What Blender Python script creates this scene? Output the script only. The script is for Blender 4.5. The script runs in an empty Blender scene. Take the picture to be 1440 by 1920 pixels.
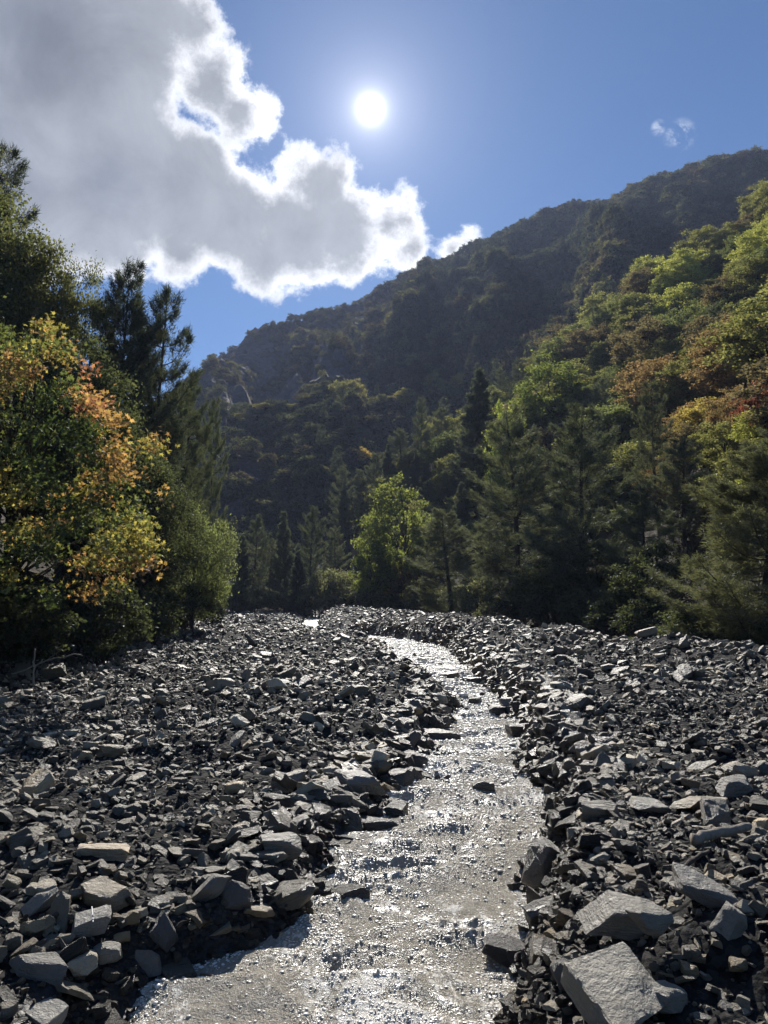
import bpy, bmesh, math, random
import numpy as np
from mathutils import Vector, Euler, Matrix

# ------------------------------------------------------------------ camera, sky, sun, exposure
SC = bpy.context.scene
COL = SC.collection
F_PX, PITCH, CAM_Z = 1442.0, math.radians(9.06), 2.2
cam_d = bpy.data.cameras.new('camera'); cam = bpy.data.objects.new('camera', cam_d); COL.objects.link(cam)
cam_d.sensor_fit = 'VERTICAL'; cam_d.angle = 2 * math.atan(960 / F_PX)
cam_d.clip_start = 0.05; cam_d.clip_end = 5000
cam.location = (0, 0, CAM_Z); cam.rotation_euler = (math.pi / 2 + PITCH, 0, 0)
SC.camera = cam

SUN_EL, SUN_AZ = math.radians(36.7), math.radians(-1.1)      # azimuth from +Y towards +X
SUN_DIR = Vector((math.sin(SUN_AZ) * math.cos(SUN_EL), math.cos(SUN_AZ) * math.cos(SUN_EL), math.sin(SUN_EL)))
sun_d = bpy.data.lights.new('sun', 'SUN'); sun = bpy.data.objects.new('sun', sun_d); COL.objects.link(sun)
sun_d.energy = 5.0; sun_d.angle = math.radians(0.53); sun_d.color = (1.0, 0.95, 0.87)
sun.rotation_euler = SUN_DIR.to_track_quat('Z', 'Y').to_euler()

SC.view_settings.view_transform = 'Standard'; SC.view_settings.look = 'None'
SC.view_settings.exposure = 0.52; SC.view_settings.gamma = 1.0; SC.view_settings.use_curve_mapping = False
SC.render.engine = 'CYCLES'
cy = SC.cycles
cy.use_denoising = True; cy.max_bounces = 5; cy.diffuse_bounces = 2; cy.glossy_bounces = 2
cy.transmission_bounces = 3; cy.transparent_max_bounces = 6; cy.volume_bounces = 0
cy.sample_clamp_indirect = 4.0; cy.sample_clamp_direct = 12.0; cy.caustics_reflective = False; cy.caustics_refractive = False


def px_dir(px, py):
    """direction of a photograph pixel (x right, y forward, z up), not normalised"""
    u = (px - 720.0) / F_PX; v = (960.0 - py) / F_PX
    return u, math.cos(PITCH) - v * math.sin(PITCH), math.sin(PITCH) + v * math.cos(PITCH)


class NT:
    """tiny helper to write node trees"""
    def __init__(s, tree):
        s.t = tree
    def n(s, typ, **kw):
        nd = s.t.nodes.new(typ)
        ins = kw.pop('ins', {})
        for k, v in kw.items(): setattr(nd, k, v)
        for k, v in ins.items():
            sock = nd.inputs[k]
            if hasattr(v, 'is_output'): s.t.links.new(v, sock)
            else: sock.default_value = v
        return nd
    def m(s, op, a, b=0.0, c=0.0, clamp=False):
        nd = s.n('ShaderNodeMath', operation=op, use_clamp=clamp)
        for i, v in enumerate((a, b, c)):
            if hasattr(v, 'is_output'): s.t.links.new(v, nd.inputs[i])
            else: nd.inputs[i].default_value = v
        return nd.outputs[0]
    def vm(s, op, a, b=None, scale=None):
        nd = s.n('ShaderNodeVectorMath', operation=op)
        for i, v in enumerate((a, b)):
            if v is None: continue
            if hasattr(v, 'is_output'): s.t.links.new(v, nd.inputs[i])
            else: nd.inputs[i].default_value = v
        if scale is not None:
            if hasattr(scale, 'is_output'): s.t.links.new(scale, nd.inputs['Scale'])
            else: nd.inputs['Scale'].default_value = scale
        return nd.outputs['Value'] if op in ('DOT_PRODUCT', 'LENGTH', 'DISTANCE') else nd.outputs['Vector']
    def mix(s, f, a, b, blend='MIX'):
        nd = s.n('ShaderNodeMix', data_type='RGBA', blend_type=blend)
        for sock, v in ((nd.inputs[0], f), (nd.inputs[6], a), (nd.inputs[7], b)):
            if hasattr(v, 'is_output'): s.t.links.new(v, sock)
            else: sock.default_value = v if not isinstance(v, tuple) or len(v) == 4 else (*v, 1.0)
        return nd.outputs[2]
    def noise(s, vec, scale, detail=4, rough=0.55, dist=0.0, out=0, lac=2.0):
        nd = s.n('ShaderNodeTexNoise', ins={'Scale': scale, 'Detail': detail, 'Roughness': rough, 'Distortion': dist, 'Lacunarity': lac})
        if vec is not None: s.t.links.new(vec, nd.inputs['Vector'])
        return nd.outputs[out]
    def ss(s, v, a, b, lo=0.0, hi=1.0):
        nd = s.n('ShaderNodeMapRange', interpolation_type='SMOOTHSTEP')
        for i, q in enumerate((v, a, b, lo, hi)):
            if hasattr(q, 'is_output'): s.t.links.new(q, nd.inputs[i])
            else: nd.inputs[i].default_value = q
        return nd.outputs[0]
    def link(s, a, b):
        s.t.links.new(a, b)


def build_world():
    w = bpy.data.worlds.new('World'); SC.world = w; w.use_nodes = True
    t = NT(w.node_tree); w.node_tree.nodes.clear()
    d = t.n('ShaderNodeTexCoord').outputs['Generated']
    d = t.vm('NORMALIZE', d)
    sky = t.n('ShaderNodeTexSky', sky_type='NISHITA', sun_disc=False, sun_elevation=SUN_EL, sun_rotation=SUN_AZ,
              altitude=1400, air_density=1.0, dust_density=0.12, ozone_density=4.5)
    skyc = t.vm('MULTIPLY', sky.outputs[0], (0.050, 0.062, 0.070))
    # bright air round the sun: steep circumsolar fall-off
    th = t.m('DEGREES', t.m('ARCCOSINE', t.m('MINIMUM', t.vm('DOT_PRODUCT', d, tuple(SUN_DIR)), 0.9999999)))
    def expo(amp, width, p=1.0):
        q = t.m('DIVIDE', th, width)
        if p != 1.0: q = t.m('POWER', q, p)
        return t.m('MULTIPLY', t.m('EXPONENT', t.m('MULTIPLY', q, -1.0)), amp)
    core = t.m('ADD', expo(6.0, 0.30), t.m('ADD', expo(0.42, 1.3), expo(0.20, 4.0)))
    halo = t.m('ADD', core, expo(0.07, 8.0))
    glow = t.vm('SCALE', (1.0, 0.96, 0.97), scale=halo)
    skyg = t.vm('ADD', skyc, glow)
    # cumulus: union of rounded lobes (direction, angular radius), frayed by fractal noise
    blobs = [(60, 60, 300), (-60, 300, 290), (240, 60, 150), (330, 60, 85), (385, 150, 85), (440, 205, 68), (200, 330, 200), (320, 360, 140),
             (440, 420, 105), (598, 340, 72), (560, 440, 105), (660, 440, 95), (735, 415, 58), (500, 500, 80), (330, 480, 70),
             (760, 465, 40), (872, 442, 38), (842, 470, 36), (-500, 150, 420), (-300, -500, 420), (180, -260, 260)]
    warp = t.n('ShaderNodeTexNoise', ins={'Vector': d, 'Scale': 9.0, 'Detail': 3.0}).outputs['Color']
    dw = t.vm('ADD', d, t.vm('SCALE', t.vm('SUBTRACT', warp, (0.5, 0.5, 0.5)), scale=0.035))
    dd = None
    for (bx, by, r) in blobs:
        c = Vector(px_dir(bx, by)); ln = c.length; c.normalize()
        ra = r / F_PX / ln
        v = t.m('SUBTRACT', ra, t.vm('DISTANCE', dw, tuple(c)))
        dd = v if dd is None else t.m('SMOOTH_MAX', dd, v, 0.015)
    n1 = t.noise(d, 15.0, 12, 0.66)
    n2 = t.noise(d, 6.0, 6, 0.55, 0.3)
    dens = t.m('ADD', dd, t.m('MULTIPLY', t.m('SUBTRACT', n1, 0.5), 0.085))
    dens = t.m('ADD', dens, t.m('MULTIPLY', t.m('SUBTRACT', n2, 0.5), 0.03))
    alpha = t.ss(dens, -0.004, 0.011)
    n3 = t.noise(d, 11.0, 8, 0.58, 0.4)
    thick = t.m('ADD', dens, t.m('MULTIPLY', t.m('SUBTRACT', n3, 0.5), 0.055))
    tk = t.ss(thick, -0.004, 0.032)
    tk2 = t.ss(thick, 0.02, 0.16)
    near = t.ss(th, 34.0, 6.0)
    lit = t.m('ADD', 0.50, t.m('MULTIPLY', near, 0.55))
    edge = t.vm('SCALE', (0.93, 0.95, 1.0), scale=lit)
    body = t.mix(tk2, (0.30, 0.32, 0.36), (0.165, 0.185, 0.225))
    body = t.vm('SCALE', body, scale=t.m('ADD', 0.48, t.m('MULTIPLY', t.noise(d, 9.0, 9, 0.60, 0.5), 1.04)))
    cc = t.mix(tk, edge, body)
    # thin high wisps
    n4 = t.noise(t.vm('MULTIPLY', d, (1.0, 1.0, 1.6)), 20.0, 8, 0.65, 0.5)
    wis = None
    for (bx, by, r) in ((1275, 255, 22), (1235, 240, 11), (882, 392, 12)):
        c = Vector(px_dir(bx, by)); ln = c.length; c.normalize()
        v = t.m('SUBTRACT', 1.0, t.m('DIVIDE', t.vm('DISTANCE', d, tuple(c)), r / F_PX / ln * 1.6))
        wis = v if wis is None else t.m('MAXIMUM', wis, v)
    wa = t.m('MULTIPLY', t.ss(wis, 0.0, 0.9), t.ss(n4, 0.44, 0.66), clamp=True)
    fin = t.mix(wa, skyg, (0.75, 0.8, 0.88))
    ca = t.vm('ADD', cc, t.vm('SCALE', glow, scale=0.25))
    fin = t.mix(alpha, fin, ca)
    bg = t.n('ShaderNodeBackground', ins={'Color': fin, 'Strength': 1.0})
    out = t.n('ShaderNodeOutputWorld'); t.link(bg.outputs[0], out.inputs[0])
    w.cycles.sampling_method = 'MANUAL'; w.cycles.sample_map_resolution = 1024
build_world()

# ------------------------------------------------------------------ numeric helpers
RNG = np.random.default_rng(11)

def _h(ix, iy, iz, seed):
    with np.errstate(over='ignore'):
        h = (ix.astype(np.int64) * 374761393 + iy.astype(np.int64) * 668265263 + iz.astype(np.int64) * 2147483647 + seed * 974711) & 0xffffffff
        h = ((h ^ (h >> 13)) * 1274126177) & 0xffffffff
        h = ((h ^ (h >> 16)) * 2246822519) & 0xffffffff
        h = h ^ (h >> 15)
    return (h & 0xffffff) / float(0xffffff)

def vnoise(x, y, z=None, seed=0):
    if z is None: z = np.zeros_like(x)
    x0, y0, z0 = np.floor(x), np.floor(y), np.floor(z)
    fx, fy, fz = x - x0, y - y0, z - z0
    fx, fy, fz = (q * q * q * (q * (q * 6 - 15) + 10) for q in (fx, fy, fz))
    r = 0
    for a in (0, 1):
        for b in (0, 1):
            for c in (0, 1):
                r = r + (fx if a else 1 - fx) * (fy if b else 1 - fy) * (fz if c else 1 - fz) * _h(x0 + a, y0 + b, z0 + c, seed)
    return r * 2 - 1

def fbm(x, y, z=None, octv=4, seed=0, gain=0.5):
    r, a = 0, 1.0
    for i in range(octv):
        r = r + a * vnoise(x, y, z, seed + i * 17)
        x, y = x * 2.03 + 7.1, y * 2.03 - 3.7
        if z is not None: z = z * 2.03 + 1.3
        a *= gain
    return r

def sst(v, a, b):
    q = np.clip((v - a) / (b - a), 0, 1)
    return q * q * (3 - 2 * q)

# ------------------------------------------------------------------ the shape of the valley
def base(y):
    y = np.asarray(y, float)
    return np.where(y < 35, 0.06 * (y - 4.8), 1.812 + 0.045 * (np.minimum(y, 90) - 35) + 0.03 * np.maximum(y - 90, 0))

_rows = [(2050, 60, 900), (1920, 225, 955), (1850, 300, 955), (1790, 480, 965), (1745, 590, 985), (1700, 605, 990), (1660, 605, 985), (1600, 650, 1000), (1560, 690, 1065),
         (1510, 725, 1040), (1470, 785, 995), (1420, 785, 985), (1370, 835, 985), (1330, 855, 955), (1285, 812, 905), (1245, 735, 870), (1215, 722, 835)]
_sd, _sl, _sr = [], [], []
for py, xl, xr in _rows:
    a, b, c = px_dir(720, py); k = c / b
    dd = (CAM_Z + 0.288) / (0.06 - k)
    _sd.append(dd); _sl.append((xl - 720) / F_PX / b * dd); _sr.append((xr - 720) / F_PX / b * dd)
for dd, xl, xr in ((37, -1.2, 1.0), (45, -4.3, -2.1), (55, -6.0, -4.6), (95, -9, -8)):
    _sd.append(dd); _sl.append(xl); _sr.append(xr)
_sd = [-30.0] + _sd; _sl = [-4.0] + _sl; _sr = [1.2] + _sr

def stream_l(y): return np.interp(y, _sd, _sl) + 0.07 * vnoise(np.asarray(y) * 2.1, np.zeros_like(np.asarray(y)) + 3.3, seed=5)
def stream_r(y): return np.interp(y, _sd, _sr) + 0.07 * vnoise(np.asarray(y) * 2.3, np.zeros_like(np.asarray(y)) + 9.3, seed=6)
def berm_x(y): return np.interp(y, [-40, 5, 14, 85, 120], [9, 8.2, 7.0, -6.0, -12])
def left_x(y): return np.interp(y, [-40, 20, 40, 85, 120], [-10.5, -9.6, -10.0, -17, -19])

def polar_line(pts):
    az, el = [], []
    for px, py in pts:
        a, b, c = px_dir(px, py)
        az.append(math.atan2(a, b)); el.append(c / math.hypot(a, b))
    return np.array(az), np.array(el)

FAR_AZ, FAR_K = polar_line([(-300, 1000), (0, 900), (250, 780), (365, 700), (395, 668), (430, 652), (470, 636), (510, 606), (560, 600), (620, 592), (680, 562), (740, 543), (800, 508), (850, 484), (900, 468),
                            (950, 448), (1000, 418), (1030, 395), (1080, 388), (1130, 385), (1180, 362), (1240, 326), (1300, 316), (1350, 306), (1390, 297), (1440, 297), (1700, 260), (2200, 320)])
MID_AZ, MID_K = polar_line([(300, 1130), (400, 1010), (440, 900), (500, 812), (600, 782), (660, 745), (720, 765), (830, 722), (900, 712), (1000, 660), (1150, 580), (1400, 500)])
SPUR_AZ, SPUR_K = polar_line([(560, 1130), (620, 1060), (700, 985), (800, 905), (900, 835), (980, 765), (1060, 712), (1150, 634), (1210, 578), (1300, 540), (1360, 506), (1440, 436), (1600, 350), (2200, 330)])

def H_hill(x, y):
    az, r = np.arctan2(x, y), np.hypot(x, y)
    k = np.interp(az, FAR_AZ, FAR_K); rr = 400 + 25 * np.sin(az * 5 + 1)
    r0 = 105.0
    zr = CAM_Z + k * rr
    t = np.clip((r - r0) / (rr - r0), 0, 1)
    gul = fbm(az * 13, r * 0.006, octv=5, seed=31, gain=0.55)
    rough = fbm(x * 0.045, y * 0.045, octv=4, seed=41, gain=0.6)
    z = 3.0 + (zr - 3.0) * t + gul * 20 * np.sin(np.pi * t ** 0.8) * (0.4 + 0.6 * t) + rough * 5.0 * np.minimum(1, t * 6) * (0.35 + 0.65 * (1 - t))
    cut = 1 - 0.85 * sst(np.abs(az + 0.075 - 0.10 * (t - 0.75)), 0.0, 0.045)
    z = z - 13 * cut * sst(t, 0.35, 0.6) * (1 - sst(t, 0.85, 0.98))
    cr = np.round(2.2 * vnoise(az * 34, np.zeros_like(az) + 0.7, seed=44) + 0.6 * vnoise(az * 130, r * 0.02, seed=45)) / 2.2
    z = z + 4.2 * cr * sst(t, 0.8, 0.98) * (1 - 0.35 * sst(az, 0.05, 0.25))
    z = np.where(r > rr, z - (r - rr) * 0.45, z)
    z = np.where(r < r0, 3.0 - (r0 - r) * 0.25, z)
    k2 = np.interp(az, MID_AZ, MID_K); r2 = 205 + 14 * np.sin(az * 17); q0 = 112.0
    t2 = np.clip((r - q0) / (r2 - q0), 0, 1)
    z2 = 3.0 + (CAM_Z + k2 * r2 - 3.0) * t2 ** 0.9 + 5 * gul * np.sin(np.pi * t2) + rough * 2.0 * np.minimum(1, t2 * 3) * (1.0 - t2 * 0.6)
    z2 = np.where(r > r2, z2 - (r - r2) * 0.55, z2)
    z2 = np.where(r < q0, -2, z2)
    return np.maximum(z, z2)

def H_ground(x, y, fine=True):
    x = np.asarray(x, float); y = np.asarray(y, float)
    b = base(y); sl, sr = stream_l(y), stream_r(y); bx = berm_x(y); lx = left_x(y)
    el, er = sl - x, x - sr
    e = np.maximum(el, er)
    z = b - 0.30
    # left bed
    zl = b - 0.30 + 0.60 * sst(el, -0.45, 0.45) + 0.028 * np.clip(el, 0, 30) + 0.05 * sst(el, 0.5, 2.0)
    # right bed up to the berm
    tt = np.clip(er / np.maximum(bx - sr, 0.6), 0, 1)
    zr = b - 0.30 + 0.88 * sst(er, -0.36, 0.50) + 0.62 * tt ** 1.15
    past = np.maximum(x - bx, 0)
    zr = zr - 1.0 * sst(past, 0.2, 3.0)
    z = np.where(er > -0.45, np.maximum(z, zr), z)
    z = np.where(el > -0.45, np.maximum(z, zl), z)
    # bed roughness, heaps
    mask = sst(e, -0.1, 0.6)
    z = z + mask * (0.15 * fbm(x * 0.45, y * 0.45, octv=3, seed=3) + 0.055 * fbm(x * 1.9, y * 1.9, octv=3, seed=8))
    if fine: z = z + (0.4 + 0.6 * mask) * 0.03 * fbm(x * 8, y * 8, octv=2, seed=14)
    # left wooded bank
    le = lx - x
    z = z + np.where(le > 0, 0.9 * sst(le, 0, 1.6) + 0.55 * np.clip(le - 1.2, 0, 70) + 0.35 * fbm(x * 0.4, y * 0.4, octv=3, seed=23) * sst(le, 0, 2), 0)
    # wooded spur on the right
    az, r = np.arctan2(x, y), np.hypot(x, y)
    front = np.abs(az) < 1.9
    rb = np.interp(az, [-0.3, -0.07, 0.09, 0.19, 0.32, 0.46, 1.6], [108, 98, 64, 56, 42, 28, 20])
    rr = np.interp(az, [-0.2, 0.0, 0.2, 0.46, 0.7, 1.6], [118, 122, 140, 155, 140, 110])
    kk = np.interp(az, SPUR_AZ, SPUR_K, left=-0.1)
    t = np.clip((r - rb) / (rr - rb), 0, 1)
    zf = base(np.minimum(rb * np.cos(az), 85)) + 0.2
    zs = zf + (CAM_Z + kk * rr - zf) * t + 2.2 * fbm(x * 0.05, y * 0.05, octv=3, seed=51) * np.sin(np.pi * t) - np.where(r > rr, (r - rr) * 0.5, 0)
    z = np.where((az > -0.25) & (az < 1.75) & (r > rb), np.maximum(z, zs), z)
    # floor of the wood upstream
    z = np.where(y > 86, z + np.minimum((y - 86) * 0.08, 3), z)
    return z

def H(x, y, fine=False):
    g = H_ground(x, y, fine)
    r = np.hypot(x, y)
    return np.where((r > 100) & (np.asarray(y) > 0), np.maximum(g, H_hill(np.asarray(x, float), np.asarray(y, float))), g)

_T = np.concatenate([[3.0], 3.0 * np.cumprod(np.full(520, 1.0098))])
def raycast(px, py):
    """where photograph pixels meet the terrain"""
    px = np.atleast_1d(np.asarray(px, float)); py = np.atleast_1d(np.asarray(py, float))
    u = (px - 720) / F_PX; v = (960 - py) / F_PX
    fw = math.cos(PITCH) - v * math.sin(PITCH); up = math.sin(PITCH) + v * math.cos(PITCH)
    X = u[:, None] / fw[:, None] * _T; Y = np.broadcast_to(_T, X.shape); Z = CAM_Z + up[:, None] / fw[:, None] * _T
    below = Z < H(X, Y)
    i = np.argmax(below, axis=1); hit = below[np.arange(len(px)), i]
    n = np.arange(len(px))
    return X[n, i], Y[n, i], H(X[n, i], Y[n, i]), hit

def project(x, y, z):
    dz = z - CAM_Z
    fw = y * math.cos(PITCH) + dz * math.sin(PITCH); up = -y * math.sin(PITCH) + dz * math.cos(PITCH)
    return 720 + F_PX * x / fw, 960 - F_PX * up / fw

# ------------------------------------------------------------------ mesh and object helpers
def np_mesh(name, v, f, smooth=False, attrs=None):
    """mesh from arrays; f (M,3) or (M,4)"""
    v = np.asarray(v, np.float32); f = np.asarray(f, np.int32)
    me = bpy.data.meshes.new(name)
    n, k = f.shape
    me.vertices.add(len(v)); me.vertices.foreach_set('co', v.ravel())
    me.loops.add(n * k); me.loops.foreach_set('vertex_index', f.ravel())
    me.polygons.add(n); me.polygons.foreach_set('loop_start', np.arange(0, n * k, k, dtype=np.int32))
    me.update(calc_edges=True)
    me.polygons.foreach_set('use_smooth', np.full(n, smooth))
    for nm, (typ, arr) in (attrs or {}).items():
        a = me.attributes.new(nm, typ, 'POINT')
        a.data.foreach_set('color' if 'COLOR' in typ else ('vector' if typ == 'FLOAT_VECTOR' else 'value'), np.asarray(arr).ravel())
    return me

def obj(name, me, mat=None, parent=None):
    o = bpy.data.objects.new(name, me); COL.objects.link(o)
    if mat is not None and me is not None and not me.materials: me.materials.append(mat)
    if parent is not None: o.parent = parent
    return o

def tag(o, label=None, cat=None, group=None, kind=None):
    if label: o['label'] = label
    if cat: o['category'] = cat
    if group: o['group'] = group
    if kind: o['kind'] = kind
    return o

def copy_tree(o, parent=None):
    c = o.copy(); COL.objects.link(c); c.parent = parent
    for ch in o.children: copy_tree(ch, c)
    return c

class Geo:
    """collects vertices and triangles"""
    def __init__(s): s.v, s.f, s.c, s.n = [], [], [], 0
    def add(s, v, f, c=None):
        s.v.append(np.asarray(v, float)); s.f.append(np.asarray(f, int) + s.n); s.n += len(v)
        if c is not None: s.c.append(c)
    def mesh(s, name, smooth=False):
        at = {'leaf_colour': ('FLOAT_COLOR', np.concatenate(s.c))} if s.c else None
        return np_mesh(name, np.concatenate(s.v), np.concatenate(s.f), smooth, at)
    def tube(s, pts, rad, sides=7):
        pts = np.asarray(pts, float); n = len(pts)
        tg = np.gradient(pts, axis=0); tg /= np.linalg.norm(tg, axis=1)[:, None] + 1e-9
        ref = np.array([0.31, 0.17, 0.93]) if abs(tg[0, 2]) < 0.9 else np.array([1.0, 0.1, 0])
        a = np.cross(tg, ref); a /= np.linalg.norm(a, axis=1)[:, None] + 1e-9; b = np.cross(tg, a)
        an = np.linspace(0, 2 * np.pi, sides, endpoint=False)
        ring = pts[:, None, :] + np.asarray(rad)[:, None, None] * (np.cos(an)[None, :, None] * a[:, None, :] + np.sin(an)[None, :, None] * b[:, None, :])
        v = ring.reshape(-1, 3)
        i, j = np.meshgrid(np.arange(n - 1), np.arange(sides), indexing='ij'); j2 = (j + 1) % sides
        q = np.stack([i * sides + j, i * sides + j2, (i + 1) * sides + j2, (i + 1) * sides + j], -1).reshape(-1, 4)
        f = np.concatenate([q[:, [0, 1, 2]], q[:, [0, 2, 3]]])
        v = np.concatenate([v, pts[:1], pts[-1:]]); c0, c1 = n * sides, n * sides + 1
        k = np.arange(sides); k2 = (k + 1) % sides
        f = np.concatenate([f, np.stack([k2, k, np.full(sides, c0)], 1), np.stack([(n - 1) * sides + k, (n - 1) * sides + k2, np.full(sides, c1)], 1)])
        s.add(v, f)

def cards(g, pos, size, tv, tf, rng, up=0.6, col=None, direc=None):
    """leaf-sized pieces: template tv (K,3), tf faces, at pos with random facing"""
    n, K = len(pos), len(tv)
    nr = rng.normal(size=(n, 3)); nr[:, 2] += up * 2; nr /= np.linalg.norm(nr, axis=1)[:, None]
    t = rng.normal(size=(n, 3)) if direc is None else direc + 0.35 * rng.normal(size=(n, 3))
    t -= nr * np.sum(t * nr, 1)[:, None]; t /= np.linalg.norm(t, axis=1)[:, None] + 1e-9
    b = np.cross(nr, t)
    v = pos[:, None, :] + size[:, None, None] * (tv[None, :, 0:1] * t[:, None, :] + tv[None, :, 1:2] * b[:, None, :] + tv[None, :, 2:3] * nr[:, None, :])
    f = (np.arange(n)[:, None, None] * K + tf[None]).reshape(-1, 3)
    g.add(v.reshape(-1, 3), f, None if col is None else np.repeat(col, K, axis=0))

LEAF_V = np.array([[0, 0, 0], [0.45, 0.32, 0.06], [1.0, 0, -0.08], [0.45, -0.32, 0.06]]); LEAF_F = np.array([[0, 2, 1], [0, 3, 2]])
_ma = np.radians([180, 118, 95, 62, 40, 14, 0, -14, -40, -62, -95, -118]); _mr = np.array([0.12, 0.42, 0.22, 0.55, 0.28, 0.36, 0.66, 0.36, 0.28, 0.55, 0.22, 0.42])
MAPLE_V = np.vstack([[0, 0, 0.05], np.stack([_mr * np.cos(_ma), _mr * np.sin(_ma), -0.12 * _mr], 1)])
MAPLE_F = np.array([[0, i + 2 if i < 11 else 1, i + 1] for i in range(12)])

# ------------------------------------------------------------------ materials
def new_mat(name):
    m = bpy.data.materials.new(name); m.use_nodes = True; m.node_tree.nodes.clear()
    t = NT(m.node_tree); out = t.n('ShaderNodeOutputMaterial')
    return m, t, out

def leaf_mat(name, source, trans=0.5, var=0.45, gloss=0.025, dark=1.0):
    """thin leaf: reflects and lets light through; colour from the object, the leaf or the instance"""
    m, t, out = new_mat(name)
    if source == 'object': c = t.n('ShaderNodeObjectInfo').outputs['Color']
    elif source == 'instancer': c = t.n('ShaderNodeAttribute', attribute_type='INSTANCER', attribute_name='tint').outputs['Color']
    else: c = t.n('ShaderNodeAttribute', attribute_type='GEOMETRY', attribute_name='leaf_colour').outputs['Color']
    isl = t.n('ShaderNodeNewGeometry').outputs['Random Per Island']
    hs = t.n('ShaderNodeHueSaturation', ins={'Color': c, 'Value': t.m('ADD', 1 - var, t.m('MULTIPLY', isl, 2 * var)),
             'Hue': t.m('ADD', 0.485, t.m('MULTIPLY', t.m('FRACT', t.m('MULTIPLY', isl, 17.3)), 0.03)), 'Saturation': 0.78}).outputs[0]
    di = t.n('ShaderNodeBsdfDiffuse', ins={'Color': t.vm('SCALE', hs, scale=dark)})
    tr = t.n('ShaderNodeBsdfTranslucent', ins={'Color': t.vm('MULTIPLY', hs, (2.0, 1.95, 1.0))})
    mx = t.n('ShaderNodeMixShader', ins={0: trans}); t.link(di.outputs[0], mx.inputs[1]); t.link(tr.outputs[0], mx.inputs[2])
    gl = t.n('ShaderNodeBsdfGlossy', ins={'Color': (0.8, 0.85, 0.9, 1), 'Roughness': 0.45})
    m2 = t.n('ShaderNodeMixShader', ins={0: gloss}); t.link(mx.outputs[0], m2.inputs[1]); t.link(gl.outputs[0], m2.inputs[2])
    t.link(m2.outputs[0], out.inputs[0])
    return m

def bark_mat(name, c0, c1):
    m, t, out = new_mat(name)
    p = t.n('ShaderNodeTexCoord').outputs['Object']
    n = t.noise(t.vm('MULTIPLY', p, (9, 9, 2)), 2.0, 6, 0.65)
    b = t.n('ShaderNodeBump', ins={'Strength': 0.8, 'Distance': 0.03, 'Height': n})
    pb = t.n('ShaderNodeBsdfPrincipled', ins={'Base Color': t.mix(n, c0, c1), 'Roughness': 0.9, 'Normal': b.outputs[0]})
    t.link(pb.outputs[0], out.inputs[0]); return m

def rock_mat(name, source, wet=False):
    m, t, out = new_mat(name)
    p = t.n('ShaderNodeTexCoord').outputs['Object']
    oi = t.n('ShaderNodeObjectInfo')
    if source == 'object': tint = oi.outputs['Color']
    else: tint = t.n('ShaderNodeAttribute', attribute_type='INSTANCER', attribute_name='tint').outputs['Color']
    off = t.vm('SCALE', (31.0, 17.0, 23.0), scale=oi.outputs['Random'])
    q = t.vm('ADD', p, off)
    n1 = t.noise(q, 2.3, 6, 0.62)
    bed = t.noise(t.vm('MULTIPLY', q, (1.5, 1.5, 9.0)), 2.0, 5, 0.6, 0.4)
    n3 = t.noise(q, 14.0, 8, 0.7)
    f = t.m('ADD', 0.45, t.m('ADD', t.m('MULTIPLY', n1, 0.6), t.m('MULTIPLY', n3, 0.5)))
    col = t.vm('MULTIPLY', t.vm('SCALE', tint, scale=f), (1.07, 1.0, 0.89))
    col = t.mix(t.ss(n1, 0.55, 0.75, 0, 0.35), col, t.vm('MULTIPLY', col, (1.15, 1.0, 0.78)))
    hgt = t.m('ADD', t.m('MULTIPLY', n3, 0.5), t.m('ADD', t.m('MULTIPLY', bed, 0.8), n1))
    b = t.n('ShaderNodeBump', ins={'Strength': 0.8, 'Distance': 0.06, 'Height': hgt})
    if wet:
        col = t.vm('SCALE', col, scale=0.28)
        pb = t.n('ShaderNodeBsdfPrincipled', ins={'Base Color': col, 'Roughness': t.m('ADD', 0.22, t.m('MULTIPLY', n1, 0.25)), 'Normal': b.outputs[0]})
    else:
        pb = t.n('ShaderNodeBsdfPrincipled', ins={'Base Color': col, 'Roughness': t.m('ADD', 0.30, t.m('MULTIPLY', n1, 0.35)), 'Normal': b.outputs[0]})
    t.link(pb.outputs[0], out.inputs[0]); return m

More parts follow.
